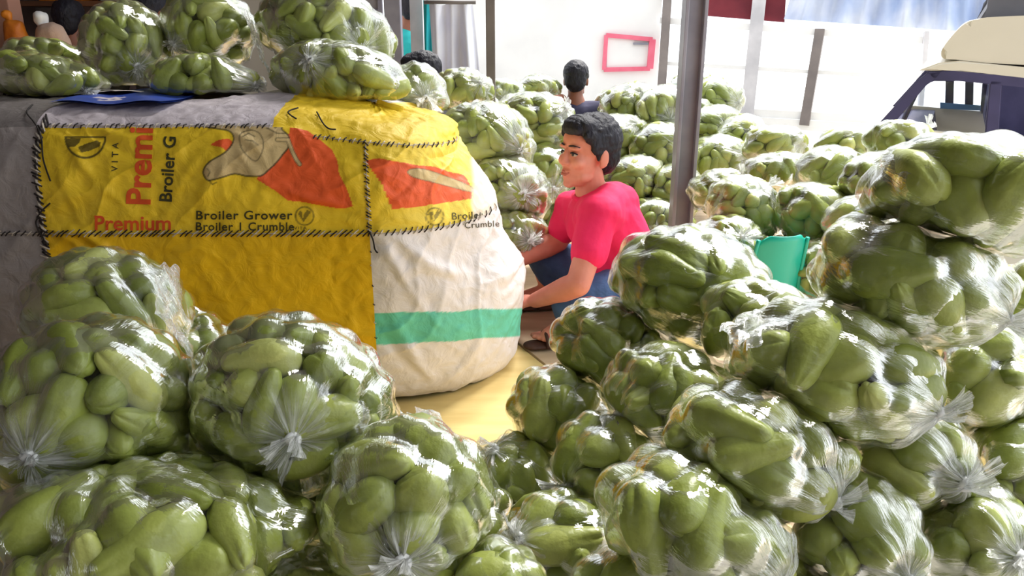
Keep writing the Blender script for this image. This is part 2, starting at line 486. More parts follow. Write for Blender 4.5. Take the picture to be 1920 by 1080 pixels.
def film(b, rng, parent):
    naz, npo = [(104, 60), (56, 34), (36, 22)][b.lod]
    k = Vector(b.k)
    a_, b_, k = basis(k)
    az = np.linspace(0, 2 * np.pi, naz, endpoint=False)
    po = np.linspace(0, 1, npo + 2)[1:-1] ** 1.25 * np.pi
    AZ, PO = np.meshgrid(az, po)
    AZ = AZ.ravel(); PO = PO.ravel()
    dirs = (np.cos(AZ) * np.sin(PO))[:, None] * np.array(a_) + (np.sin(AZ) * np.sin(PO))[:, None] * np.array(b_) + np.cos(PO)[:, None] * np.array(k)
    dirs = np.concatenate([dirs, [np.array(k)], [-np.array(k)]])
    AZ = np.append(AZ, [0, 0]); PO = np.append(PO, [0, np.pi])
    o = b.sph_c.mean(0)
    C = b.sph_c - o; Rr = b.sph_r + .0015
    cd = dirs @ C.T
    disc = Rr[None, :] ** 2 - ((C ** 2).sum(1)[None, :] - cd ** 2)
    t = np.where(disc > 0, cd + np.sqrt(np.maximum(disc, 0)), 0)
    rc = np.maximum(t.max(1), .01)
    h = (UDIR @ C.T + Rr[None, :]).max(1)
    ud = dirs @ UDIR.T
    rh = np.where(ud > .08, h[None, :] / np.maximum(ud, .08), 1e9).min(1)
    # film sags a little between the fruit
    r = np.maximum(rh - b.tight * (rh - rc), rc + .0015)
    r = np.minimum(r, rh + .002)
    r = np.maximum(r, rh * .80)
    # smooth over the grid once
    g = r[:-2].reshape(npo, naz)
    for _ in range(2 if b.lod == 0 else 1):
        gs = (g + np.roll(g, 1, 1) + np.roll(g, -1, 1) + np.vstack([g[:1], g[:-1]]) + np.vstack([g[1:], g[-1:]])) / 5
        g = np.maximum(gs, rc[:-2].reshape(npo, naz) + .001)
    # gathers running to the knot
    azg = AZ[:-2].reshape(npo, naz); pog = PO[:-2].reshape(npo, naz)
    ph = rng.uniform(0, 50)
    wr = vnoise(azg * 26 / (2 * np.pi) + ph, pog * 1.3, 3) * .6 + vnoise(azg * 52 / (2 * np.pi) + ph, pog * 2.0, 5) * .4
    near = np.exp(-(pog / .75) ** 2)
    pull = np.exp(-(pog / .30) ** 2)
    kr = float(rh[-2])
    g = g + near * wr * .011
    g = g * (1 - pull) + (kr * .98 + wr * .006) * pull
    r[:-2] = g.ravel(); r[-2] = kr * .99
    v = o + dirs * r[:, None]
    for nn, oo in b.planes:      # stay on this side of the neighbours
        e = v @ nn - oo + .001
        e[e < 0] = 0
        v = v - e[:, None] * nn
    idx = np.arange(npo * naz).reshape(npo, naz)
    q = np.stack([idx[:-1], idx[1:], np.roll(idx, -1, 1)[1:], np.roll(idx, -1, 1)[:-1]], -1).reshape(-1, 4)
    top = npo * naz; bot = top + 1
    i0 = idx[0]; i1 = idx[-1]
    tri = np.concatenate([np.stack([np.full(naz, top), i0, np.roll(i0, -1)], 1), np.stack([np.full(naz, bot), np.roll(i1, -1), i1], 1)])
    me = bpy.data.meshes.new('film')
    nv = len(v)
    loops = np.concatenate([q.ravel(), tri.ravel()]).astype(np.int32)
    ls = np.concatenate([np.arange(len(q)) * 4, len(q) * 4 + np.arange(len(tri)) * 3]).astype(np.int32)
    me.vertices.add(nv); me.vertices.foreach_set('co', v.astype(np.float32).ravel())
    me.loops.add(len(loops)); me.loops.foreach_set('vertex_index', loops)
    me.polygons.add(len(ls)); me.polygons.foreach_set('loop_start', ls)
    me.update(calc_edges=True)
    at = me.attributes.new('wr', 'FLOAT_VECTOR', 'POINT')
    wv = np.stack([np.cos(AZ) * 2.6 + ph, np.sin(AZ) * 2.6, PO * .55], 1)
    at.data.foreach_set('vector', wv.astype(np.float32).ravel())
    hz = me.attributes.new('hz', 'FLOAT', 'POINT')
    lowf = .5 + .5 * vnoise(np.cos(AZ) * 1.6 + ph, PO * 2.2 + np.sin(AZ), 9)
    hv = (.008 + .026 * lowf) * (b.haze if b.lod else min(b.haze, 1.0)) + (.60 * np.exp(-(PO / .28) ** 2) + .055 * np.exp(-(PO / .5) ** 2)) * b.haze  # far bags are milkier all over, overexposure put into the film
    hz.data.foreach_set('value', hv.astype(np.float32))
    ob = link('film', me, M_FILM, parent, smooth=True)
    tip = o + np.array(k) * kr * .97
    return tip, (a_, b_, k), kr

def tuft(b, rng, tip, fr, parent):
    """the twisted knot and the ruffled neck of the bag that fans out of it"""
    a_, b_, k = fr
    tip = Vector(tip)
    bm = bmesh.new()
    n = 36; rows = 7
    L = rng.uniform(.036, .058) * b.tuft
    side = (a_ * rng.uniform(-1, 1) + b_ * rng.uniform(-1, 1)) * .6
    rings = []
    ph = rng.uniform(0, 6, 4)
    for j in range(rows):
        t = j / (rows - 1)
        rad = .006 + .024 * b.tuft * t ** 1.4
        ring = []
        for i in range(n):
            a = 2 * math.pi * i / n
            ruf = 1 + (.30 * math.sin(5 * a + ph[0]) + .28 * math.sin(9 * a + ph[1]) + .16 * math.sin(14 * a + ph[2])) * t
            ln = L * t * (1 + .30 * math.sin(3 * a + ph[3]) * t)
            p = tip + k * (ln - .004) + (a_ * math.cos(a) + b_ * math.sin(a)) * rad * ruf + side * L * t * t
            ring.append(bm.verts.new(p))
        rings.append(ring)
    for j in range(rows - 1):
        for i in range(n):
            bm.faces.new((rings[j][i], rings[j][(i + 1) % n], rings[j + 1][(i + 1) % n], rings[j + 1][i]))
    me = bpy.data.meshes.new('gathered_neck'); bm.to_mesh(me)
    nv = len(bm.verts); bm.free()
    at = me.attributes.new('wr', 'FLOAT_VECTOR', 'POINT')
    wv = []
    for j in range(rows):
        for i in range(n):
            a = 2 * math.pi * i / n
            wv += [math.cos(a) * 4, math.sin(a) * 4, j * .1]
    at.data.foreach_set('vector', wv)
    hz = me.attributes.new('hz', 'FLOAT', 'POINT')
    hz.data.foreach_set('value', [.85 - .4 * (i // n) / rows for i in range(nv)])
    link('gathered_neck', me, M_FILM, parent, smooth=True)
    # the knot itself: a short twist
    pts = []
    for i in range(17):
        t = i / 16 * 2 * math.pi
        pts.append(tip + k * (.001 + .004 * math.sin(2 * t)) + (a_ * math.cos(t) + b_ * math.sin(t)) * .008)
    tube_obj('knot', pts, .0048, M_KNOT, parent, 6)

def knot_mat():
    m, nt, b, N, L = mat_new('knotted_film')
    setin(b, 'Base Color', (.86, .88, .88, 1)); setin(b, 'Roughness', .25); setin(b, 'Alpha', .8)
    return m
M_KNOT = knot_mat()
# ------------------------------------------------------------------ the big bale sewn together from feed sacks
BX0, BXC, BRX, BRY, BD0 = -1.50, -0.42, 0.44, 0.41, 2.035
BPROF = [(.05, 0.0), (.012, .03), (0, .09), (-.02, .25), (-.02, .40), (-.005, .55), (.006, .65), (.022, .72), (.055, .775), (.10, .806), (.16, .822), (.25, .832), (.34, .838), (.405, .84)]
PL = np.concatenate([[0], np.cumsum([math.dist(BPROF[i], BPROF[i + 1]) for i in range(len(BPROF) - 1)])])
PI_ = np.array([p[0] for p in BPROF]); PZ_ = np.array([p[1] for p in BPROF])
EZ = ([0, .27, .34, .40, .435, .54, .65, .73, .79, .84], [0, 0, .0, .05, .065, .07, .13, .15, .10, .0])
def cint(x, xs, ys):
    return np.interp(x, xs, ys)
_tt = np.linspace(0, PL[-1], 400)
_pi = np.convolve(np.pad(np.interp(_tt, PL, PI_), 12, mode='edge'), np.ones(25) / 25, 'valid')
_pz = np.convolve(np.pad(np.interp(_tt, PL, PZ_), 12, mode='edge'), np.ones(25) / 25, 'valid')
def bale_base(s, t):
    """s: 0-1 front (left to right), 1-2 right end, 2-3 back, 3-4 left end; t: length up the profile"""
    s = np.asarray(s, float); t = np.asarray(t, float)
    ins = np.interp(t, _tt, _pi); z = np.interp(t, _tt, _pz)
    ang = np.zeros_like(s); cx = np.zeros_like(s); side = np.zeros_like(s)
    f = s < 1; r = (s >= 1) & (s < 2); bk = (s >= 2) & (s < 3); l = s >= 3
    cx = np.where(f, BX0 + (BXC - BX0) * s, np.where(r, BXC, np.where(bk, BXC + (BX0 - BXC) * (s - 2), BX0)))
    ang = np.where(f, -90, np.where(r, -90 + 180 * (s - 1), np.where(bk, 90, 90 + 180 * (s - 3))))
    a = np.radians(ang)
    e = np.interp(z, EZ[0], EZ[1]) * np.where(r, np.maximum(np.cos(a), 0) ** .9, 0)
    rx = np.maximum(BRX - ins * BRX / BRY - e, .0); ry = np.maximum(BRY - ins, .0)
    # keep the left end from sagging
    x = cx + rx * np.cos(a)
    y = BD0 + BRY + ry * np.sin(a)
    sag = .075 * np.clip((x + .62) / .55, 0, 1) ** 1.2 * np.clip((z - .6) / .2, 0, 1)
    return np.stack([x, y, z - sag], -1)
_cr = random.Random(12)
CREASES = []
for (ca_, ct_, n_, a_lo, a_hi) in ((1.13, .56, 7, -75, 10), (1.13, .56, 4, 100, 200), (1.13, .56, 4, 20, 80), (.28, .58, 5, -70, 60), (.28, .84, 4, -80, -10), (.75, .86, 5, -130, -40), (1.75, .35, 4, 120, 230), (1.3, .05, 5, 40, 150)):
    for i_ in range(n_):
        an_ = math.radians(_cr.uniform(a_lo, a_hi)); ln_ = _cr.uniform(.18, .42)
        CREASES.append((ca_ + .03 * math.cos(an_), ct_ + .03 * math.sin(an_), ca_ + ln_ * math.cos(an_), ct_ + ln_ * math.sin(an_), _cr.uniform(.010, .022), _cr.uniform(.004, .010) * _cr.choice((1, 1, -1))))
def bale_pt(s, t):
    p = bale_base(s, t)
    e = 1e-3
    ds = bale_base(np.asarray(s) + e, t) - bale_base(np.asarray(s) - e, t); dt = bale_base(s, np.asarray(t) + e) - bale_base(s, np.asarray(t) - e)
    n = np.cross(ds, dt); n /= (np.linalg.norm(n, axis=-1, keepdims=True) + 1e-9)
    arc = np.where(np.asarray(s) < 1, np.asarray(s) * 1.08, 1.08 + (np.asarray(s) - 1) * 1.36)
    t = np.asarray(t)
    w = .012 * vnoise(arc * 5, t * 5, 1)
    # tension folds, slanting across the cloth
    u1 = arc * .8 + t * .6; v1 = -arc * .6 + t * .8
    wx = .35 * vnoise(arc * 2.6, t * 2.6, 4); wy_ = .10 * vnoise(arc * 6, t * 6, 14)
    rd = 1 - np.abs(vnoise(u1 * 2.2 + wx * 3, (v1 + wx * .5 + wy_) * 9, 2))
    w = w + .0065 * (rd ** 4 - .25)
    u2 = arc * .8 - t * .6; v2 = arc * .6 + t * .8
    rd = 1 - np.abs(vnoise(u2 * 3.1 + wx * 4, (v2 - wx * .6 + wy_) * 12, 7))
    w = w + .0045 * (rd ** 4 - .25) * (.5 + .5 * vnoise(arc * 2, t * 2, 15))
    for (a0, t0, a1, t1, wd, hh) in CREASES:
        vx, vy = a1 - a0, t1 - t0
        kk = np.clip(((arc - a0) * vx + (t - t0) * vy) / (vx * vx + vy * vy), 0, 1)
        dd = np.hypot(arc - a0 - kk * vx, t - t0 - kk * vy + .012 * np.sin(kk * 7 + a0 * 9))
        w = w + hh * np.exp(-(dd / wd) ** 2) * np.sin(np.pi * np.clip(kk * .9 + .08, 0, 1))
    w = w + .002 * vnoise(arc * 45, t * 45, 8)
    return p + n * w[..., None], n

S_A = (-1.222 - BX0) / (BXC - BX0)                 # left seam
S_B = 1.035                                         # corner seam
def t_at_z(z): return float(np.interp(z, np.array(_pz), _tt))
T_H = t_at_z(.522)                                  # long horizontal seam
T_T = t_at_z(.788)                                  # top seam, left part
T_R = t_at_z(.772)                                  # top seam, right end
S_F = .81                                           # where the white top flap ends
TM = PL[-1]

def cloth(name, c1, c2, trans=0.0, rough=.5):
    """woven polypropylene: fine weave and crumple in the bump, print in the colour attribute"""
    m, nt, b, N, L = mat_new(name)
    setin(b, 'Roughness', rough); setin(b, 'Specular IOR Level', .35)
    at = N.new('ShaderNodeAttribute'); at.attribute_name = 'print'
    tc = N.new('ShaderNodeTexCoord')
    nz = N.new('ShaderNodeTexNoise'); nz.inputs['Scale'].default_value = 7; nz.inputs['Detail'].default_value = 6
    L.new(tc.outputs['Object'], nz.inputs['Vector'])
    mr = N.new('ShaderNodeMapRange'); mr.inputs[1].default_value = .3; mr.inputs[2].default_value = .7; mr.inputs[3].default_value = .86; mr.inputs[4].default_value = 1.06
    L.new(nz.outputs['Fac'], mr.inputs[0])
    mx = N.new('ShaderNodeMix'); mx.data_type = 'RGBA'; mx.blend_type = 'MULTIPLY'; mx.inputs[0].default_value = 1
    L.new(at.outputs['Color'], mx.inputs[6]); L.new(mr.outputs[0], mx.inputs[7]); L.new(mx.outputs[2], b.inputs['Base Color'])
    n2 = N.new('ShaderNodeTexNoise'); n2.inputs['Scale'].default_value = 22; n2.inputs['Detail'].default_value = 6; n2.inputs['Distortion'].default_value = .8
    L.new(tc.outputs['Object'], n2.inputs['Vector'])
    b1 = N.new('ShaderNodeBump'); b1.inputs['Strength'].default_value = .55; b1.inputs['Distance'].default_value = .012
    L.new(n2.outputs['Fac'], b1.inputs['Height'])
    wv = N.new('ShaderNodeTexWave'); wv.inputs['Scale'].default_value = 160; wv.bands_direction = 'Z'
    L.new(tc.outputs['Object'], wv.inputs['Vector'])
    b2 = N.new('ShaderNodeBump'); b2.inputs['Strength'].default_value = .12; b2.inputs['Distance'].default_value = .001
    L.new(wv.outputs['Fac'], b2.inputs['Height']); L.new(b1.outputs['Normal'], b2.inputs['Normal'])
    L.new(b2.outputs['Normal'], b.inputs['Normal'])
    return m
M_CLOTH = cloth('woven_sack_cloth', None, None)

bale = empty('feed_sack_bale', (-0.9, 2.44, 0), 'huge bale sewn from yellow and white feed sacks, printed in red and black', 'bale')

def in_poly(px, py, poly):
    inside = np.zeros(px.shape, bool)
    n = len(poly); j = n - 1
    for i in range(n):
        xi, yi = poly[i]; xj, yj = poly[j]
        c = ((yi > py) != (yj > py)) & (px < (xj - xi) * (py - yi) / ((yj - yi) + 1e-12) + xi)
        inside ^= c; j = i
    return inside
def d_line(px, py, pts, closed=False):
    d = np.full(px.shape, 1e9)
    seq = list(zip(pts, pts[1:] + ([pts[0]] if closed else [])))
    if not closed: seq = list(zip(pts[:-1], pts[1:]))
    for (ax, ay), (bx, by) in seq:
        vx, vy = bx - ax, by - ay
        k = np.clip(((px - ax) * vx + (py - ay) * vy) / (vx * vx + vy * vy + 1e-9), 0, 1)
        d = np.minimum(d, np.hypot(px - ax - k * vx, py - ay - k * vy))
    return d
def smooth_poly(pts, n=6, closed=True):
    out = []; m = len(pts)
    rng_ = range(m) if closed else range(m - 1)
    for i in rng_:
        if closed: p0, p1, p2, p3 = pts[(i - 1) % m], pts[i], pts[(i + 1) % m], pts[(i + 2) % m]
        else: p0, p1, p2, p3 = pts[max(i - 1, 0)], pts[i], pts[i + 1], pts[min(i + 2, m - 1)]
        for k in range(n):
            t = k / n
            out.append(tuple(.5 * ((2 * p1[c]) + (-p0[c] + p2[c]) * t + (2 * p0[c] - 5 * p1[c] + 4 * p2[c] - p3[c]) * t * t + (-p0[c] + 3 * p1[c] - 3 * p2[c] + p3[c]) * t ** 3) for c in (0, 1)))
    if not closed: out.append(tuple(pts[-1]))
    return out

YEL = np.array(rgb(238, 200, 44)[:3]); YEL2 = np.array(rgb(236, 188, 22)[:3]); RED = np.array(rgb(236, 96, 46)[:3])
PALEY = np.array(rgb(240, 214, 90)[:3]); WHITE_C = np.array(rgb(226, 218, 216)[:3]); TEAL = np.array(rgb(88, 196, 166)[:3])
GREY_C = np.array(rgb(150, 142, 140)[:3]); BLACK = np.array(rgb(58, 52, 30)[:3]); HEN = np.array(rgb(206, 180, 128)[:3])
LILAC = np.array(rgb(196, 186, 192)[:3]); BROWN = np.array(rgb(150, 80, 22)[:3])

def paint(colr, mask, c, k=1.0):
    m = np.clip(mask, 0, 1)[..., None] * k
    return colr * (1 - m) + c * m
def edge(d, w): return np.clip(w - d + .5, 0, 1)

HEN_BODY = smooth_poly([(381, 322), (392, 304), (424, 284), (438, 262), (430, 246), (400, 240), (384, 236), (430, 228), (500, 222), (545, 226), (528, 240), (541, 255), (541, 275), (530, 290), (517, 306), (502, 320), (488, 330), (462, 330), (440, 326), (418, 332), (400, 337), (388, 337)])
HEN_WING = smooth_poly([(449, 262), (452, 250), (470, 244), (486, 250), (494, 268), (490, 288), (480, 302), (466, 294), (454, 280)])
HEN_FOOT = [(520, 262), (540, 262), (548, 284), (556, 300), (562, 308)]
RED_A = [(490, 330), (520, 300), (541, 255), (548, 236), (570, 240), (600, 262), (622, 280), (640, 330), (660, 384), (640, 388), (545, 380), (520, 362), (485, 340)]
RED_A2 = smooth_poly([(396, 272), (412, 262), (432, 262), (438, 278), (430, 286), (414, 276)])
RED_B = [(684, 302), (704, 298), (760, 305), (830, 316), (872, 330), (884, 352), (886, 374), (800, 386), (735, 392), (720, 350)]
HEN_B = smooth_poly([(764, 322), (776, 316), (800, 318), (830, 328), (868, 342), (886, 352), (884, 360), (850, 352), (812, 342), (775, 332)])

def print_upper(px, py):
    c = np.tile(YEL, px.shape + (1,))
    n = vnoise(px / 40, py / 25, 11) * 5
    c = paint(c, in_poly(px + n, py + n, RED_A), RED)
    c = paint(c, in_poly(px, py, RED_A2), RED)
    c = paint(c, edge(np.abs(py - 231 - n * .4) , 7) * (px > 200) * (px < 420), BROWN, .7)
    c = paint(c, edge(np.abs(py - 228 - n * .4) , 8) * (px > 400) * (px < 560), RED * .8, .8)
    c = paint(c, in_poly(px, py, HEN_BODY), HEN)
    c = paint(c, edge(d_line(px, py, HEN_BODY, True), 1.6), BLACK, .85)
    c = paint(c, edge(d_line(px, py, HEN_WING, True), 1.1), BLACK, .7)
    c = paint(c, edge(d_line(px, py, HEN_FOOT), 3.6), HEN)
    c = paint(c, edge(np.abs(d_line(px, py, HEN_FOOT) - 3.6), .9), BLACK, .7)
    for pts in ([(455, 256), (466, 250), (478, 256)], [(460, 262), (474, 264), (484, 272)], [(500, 240), (520, 250), (536, 250)], [(392, 338), (398, 346), (406, 342)], [(505, 228), (516, 240), (524, 234)], [(388, 316), (394, 322), (390, 330)]):
        c = paint(c, edge(d_line(px, py, pts), 1.2), BLACK, .7)
    # half-disc emblem with a leaf, and the small round emblem
    d = np.hypot((px - 160), (py - 258) * .98)
    half = (py > 256)
    c = paint(c, edge(np.abs(d - 37), 2.0) * half, BLACK, .9)
    c = paint(c, edge(np.abs(py - 257), 1.5) * (d < 38), BLACK, .9)
    c = paint(c, in_poly(px, py, [(124, 259), (152, 259), (148, 268), (140, 275), (128, 276)]), BLACK, .85)
    c = paint(c, in_poly(px, py, [(146, 276), (160, 270), (182, 263), (190, 268), (186, 275), (168, 283), (152, 286)]), BLACK, .85)
    c = round_emblem(c, px, py, 571, 405, 17)
    return c
def round_emblem(c, px, py, x, y, r):
    d = np.hypot(px - x, py - y)
    c = paint(c, edge(np.abs(d - r), 1.4), BLACK, .7)
    c = paint(c, in_poly(px, py, [(x - r * .75, y - r * .3), (x - r * .1, y + r * .7), (x - r * .25, y - r * .5), (x - r * .5, y - r * .55)]), BLACK, .7)
    c = paint(c, in_poly(px, py, [(x - r * .05, y + r * .6), (x + r * .7, y - r * .45), (x + r * .3, y - r * .75), (x - r * .1, y - r * .1)]), BLACK, .7)
    return c
def print_right(px, py):
    c = np.tile(YEL, px.shape + (1,))
    c = paint(c, np.clip((px - 690) / 160, 0, 1), PALEY, .8)
    n = vnoise(px / 30, py / 20, 12) * 4
    c = paint(c, in_poly(px + n, py + n, RED_B), RED)
    c = paint(c, in_poly(px, py, HEN_B), HEN)
    c = paint(c, edge(d_line(px, py, HEN_B, True), 1.1), BLACK, .5)
    c = paint(c, np.clip((px - 882 + n) / 8, 0, 1) * (py < 420), WHITE_C, .8)
    c = round_emblem(c, px, py, 815, 406, 16)
    return c
def print_white(px, py):
    c = np.tile(WHITE_C, px.shape + (1,))
    yb = 618 - (px - 700) * .052 + vnoise(px / 50, py / 50, 3) * 3
    c = paint(c, edge(np.abs(py - yb), 29 - (px - 700) * .012), TEAL, .95)
    return c
def flat(col): return lambda px, py: np.tile(col, px.shape + (1,))

BALE_V, BALE_F = [], []
def panel(name, s0, s1, t0, t1, fn, label=None, ns=60, nt=40, lift=0.0, wob=0.0):
    ss, tt = np.meshgrid(np.linspace(s0, s1, ns), np.linspace(t0, t1, nt))
    if callable(t1) : pass
    v, n = bale_pt(ss, tt)
    v = (v + n * lift).reshape(-1, 3)
    idx = np.arange(ns * nt).reshape(nt, ns)
    q = np.stack([idx[:-1, :-1], idx[:-1, 1:], idx[1:, 1:], idx[1:, :-1]], -1).reshape(-1, 4)
    me = mesh_np(name, v, q)
    px, py, d = project(v)
    c = fn(px, py)
    at = me.attributes.new('print', 'FLOAT_COLOR', 'POINT')
    at.data.foreach_set('color', np.concatenate([c, np.ones((len(c), 1))], 1).astype(np.float32).ravel())
    o = link(name, me, M_CLOTH, bale, smooth=True)
    if label: o['label'] = label
    base = sum(len(x) for x in BALE_V)
    BALE_V.append(v); BALE_F.append(q + base)
    return o
panel('printed_panel', S_A, S_B, T_H, T_T, print_upper, 'yellow printed panel with red lettering and a hen', 320, 130)
panel('printed_panel', S_B, 1.78, T_H, T_R, print_right, 'yellow printed panel with red band around the corner', 170, 120)
panel('sack_panel', S_A, S_B, 0, T_H, flat(YEL2), 'plain golden yellow lower panel', 200, 100)
panel('sack_panel', S_B, 1.78, 0, T_H, print_white, 'white lower panel with a teal stripe', 160, 150)
panel('sack_panel', -.02, S_A, T_H, T_T, flat(GREY_C), 'grey panel left of the seam', 40, 60)
panel('sack_panel', -.02, S_A, 0, T_H, flat(GREY_C), 'grey lower panel left of the seam', 40, 60)
panel('top_flap', S_A - .02, S_F, T_T, TM, flat(LILAC), 'white flap folded over the top', 120, 40)
panel('top_flap', S_F, S_B, T_T, TM, flat(YEL), 'yellow top panel', 50, 40)
panel('top_flap', S_B, 1.78, T_R, TM, flat(YEL), 'yellow top panel over the end', 90, 40)
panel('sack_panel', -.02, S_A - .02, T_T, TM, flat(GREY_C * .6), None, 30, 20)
panel('sack_panel', 1.78, 2.0, 0, TM, flat(WHITE_C), None, 30, 50)
panel('sack_panel', 2.0, 3.0, 0, TM, flat(WHITE_C), None, 80, 50)
panel('sack_panel', 3.0, 3.98, 0, TM, flat(GREY_C), None, 50, 50)
BVH = BVHTree.FromPolygons([tuple(p) for p in np.concatenate(BALE_V)], [tuple(int(i) for i in q) for q in np.concatenate(BALE_F)])
CAMP = Vector((0, 0, H))
def hit(px, py, off=.003):
    d = ray(px, py).normalized()
    loc, n, i, dist = BVH.ray_cast(CAMP, d)
    if loc is None: return None
    if n.dot(d) > 0: n = -n
    return loc + n * off

M_TWINE_D = surf('dark_twine', rgb(44, 36, 34), rgb(30, 25, 24), 60, .8)
M_TWINE_L = surf('pale_twine', rgb(206, 196, 182), rgb(170, 160, 148), 60, .8)
def seam(pts, step=8, ln=9, slant=.8, wid=.0015, name='stitching', pale=True, jitter=1.5):
    """whip stitches over a seam given as a polyline"""
    pts = smooth_poly(pts, 10, closed=False)
    rr = random.Random(int(pts[0][0] * 7 + pts[0][1]))
    acc = 0; L = []
    for (x0, y0), (x1, y1) in zip(pts[:-1], pts[1:]):
        L.append((x0, y0))
    bmp = bmesh.new(); bmd = bmesh.new(); bml = bmesh.new()
    path = np.array(pts); seg = np.hypot(*np.diff(path, axis=0).T); cum = np.concatenate([[0], np.cumsum(seg)])
    k = 0; s = 0
    rope = []
    while s < cum[-1]:
        x = np.interp(s, cum, path[:, 0]); y = np.interp(s, cum, path[:, 1])
        x2 = np.interp(min(s + 2, cum[-1]), cum, path[:, 0]); y2 = np.interp(min(s + 2, cum[-1]), cum, path[:, 1])
        tx, ty = x2 - x, y2 - y; l = math.hypot(tx, ty) + 1e-6; tx /= l; ty /= l
        nx, ny = -ty, tx
        jx = rr.uniform(-jitter, jitter)
        dx = (tx * slant - nx) * ln / 2; dy = (ty * slant - ny) * ln / 2
        a = hit(x - dx + jx, y - dy, .0015); m = hit(x, y + jx * .5, .0055); b_ = hit(x + dx, y + dy + jx, .0015)
        if a and m and b_:
            tube_into(bmp if k % 3 == 2 else bmd, [a, m, b_], [wid, wid * 1.25, wid], 5)
        r_ = hit(x, y, .0025)
        if r_: rope.append(r_)
        s += step * rr.uniform(.8, 1.25); k += 1
    link(name, bm_mesh(name, bmd), M_TWINE_D, bale)['kind'] = 'stuff'
    link(name, bm_mesh(name, bmp), M_TWINE_L, bale)['kind'] = 'stuff'
    if pale and len(rope) > 2:
        for i in range(1, len(rope) - 1):
            rope[i] = rope[i] + Vector((rr.uniform(-.002, .002), 0, rr.uniform(-.002, .002)))
        tube_into(bml, rope, wid * .8, 5)
        link('seam_cord', bm_mesh('seam_cord', bml), M_TWINE_L, bale)
    else: bml.free()
def proj_line(s0, s1, t0, t1, n=14):
    v = bale_base(np.linspace(s0, s1, n), np.linspace(t0, t1, n))
    px, py, d = project(v)
    return list(zip(px, py))
seam(proj_line(S_A, S_B, T_H, T_H), 9.5, 12, 1.2)
seam(proj_line(S_B, 1.47, T_H, T_H), 10, 11, .8)
seam(proj_line(0.02, S_A, T_H, T_H), 9, 9, 1.0)
seam(proj_line(S_A, S_F, T_T, T_T), 10, 8, 1.0)
seam(proj_line(S_B - .12, 1.42, T_R, T_R), 9, 8, .6)
seam(proj_line(S_A, S_A, T_T + .03, .25), 7, 14, .9, .0022, jitter=4)
seam(proj_line(S_B, S_B, T_T - .03, T_H), 7, 9, .7)
seam(proj_line(S_B, S_B, T_H, .02), 30, 4, .5, .0012, pale=False)
# a few loose twine ends
for pts in ([(62, 200), (52, 214), (66, 232), (80, 260), (84, 300), (98, 340)], [(96, 380), (76, 400), (70, 420), (84, 446), (92, 460)], [(594, 214), (604, 232), (616, 244), (630, 246)], [(692, 432), (700, 446), (704, 466), (710, 474)], [(560, 206), (540, 214), (556, 226)]):
    q = [hit(x, y, .006) for x, y in smooth_poly(pts, 5, False)]
    q = [p for p in q if p]
    if len(q) > 2: tube_obj('loose_twine', q, .0022, M_TWINE_D, bale, 5)

# lettering printed on the cloth
M_INK_RED = surf('red_ink', rgb(226, 88, 36), rgb(206, 74, 30), 30, .6)
M_INK_BLACK = surf('black_ink', rgb(70, 66, 34), rgb(52, 48, 24), 30, .6)
def lettering(txt, x, y, size, ang, mat, bold=.0, sx=1.0, spacing=1.0, ymin=-99):
    cu = bpy.data.curves.new('lettering', 'FONT'); cu.body = txt; cu.size = 1.0; cu.offset = bold; cu.space_character = spacing; cu.resolution_u = 3
    ob = bpy.data.objects.new('lettering', cu); COL.objects.link(ob)
    dg = bpy.context.evaluated_depsgraph_get()
    me = bpy.data.meshes.new_from_object(ob.evaluated_get(dg))
    bpy.data.objects.remove(ob); bpy.data.curves.remove(cu)
    bm = bmesh.new(); bm.from_mesh(me); bpy.data.meshes.remove(me)
    bmesh.ops.triangulate(bm, faces=bm.faces)
    for _ in range(2):
        es = [e for e in bm.edges if e.calc_length() * size > 7]
        if es: bmesh.ops.subdivide_edges(bm, edges=es, cuts=1)
        bmesh.ops.triangulate(bm, faces=bm.faces)
    ca, sa = math.cos(math.radians(ang)), math.sin(math.radians(ang))
    dead = []
    for v in bm.verts:
        lx = v.co.x * size * sx; ly = v.co.y * size
        p = hit(x + lx * ca - ly * sa, y - (lx * sa + ly * ca), .0022)
        if p is None or y - (lx * sa + ly * ca) < ymin: dead.append(v)
        else: v.co = p
    bmesh.ops.delete(bm, geom=dead, context='VERTS')
    me = bpy.data.meshes.new('lettering'); bm.to_mesh(me); bm.free()
    link('lettering', me, mat, bale)
lettering('Premi', 281, 386, 63, 88, M_INK_RED, .026, .98, ymin=238)
lettering('Broiler G', 322, 380, 33, 86, M_INK_BLACK, .022, .98)
lettering('VITA', 221, 322, 17, 88, M_INK_BLACK, .012, 1.0, 1.7)
lettering('Premium', 176, 431, 38, 0, M_INK_RED, .018, 1.06)
lettering('Broiler Grower', 367, 411, 23, 0, M_INK_BLACK, .016, 1.12, 1.1)
lettering('Broiler 1 Crumble', 367, 432, 22, 0, M_INK_BLACK, .016, 1.02, 1.1)
lettering('VITA', 552, 430, 8, 0, M_INK_BLACK, .0, 1.2, 1.2)
lettering('Broiler', 846, 412, 19, 3, M_INK_BLACK, .0, 1.0, 1.1)
lettering('Crumble', 870, 428, 17, 3, M_INK_BLACK, .0, 1.0, 1.1)
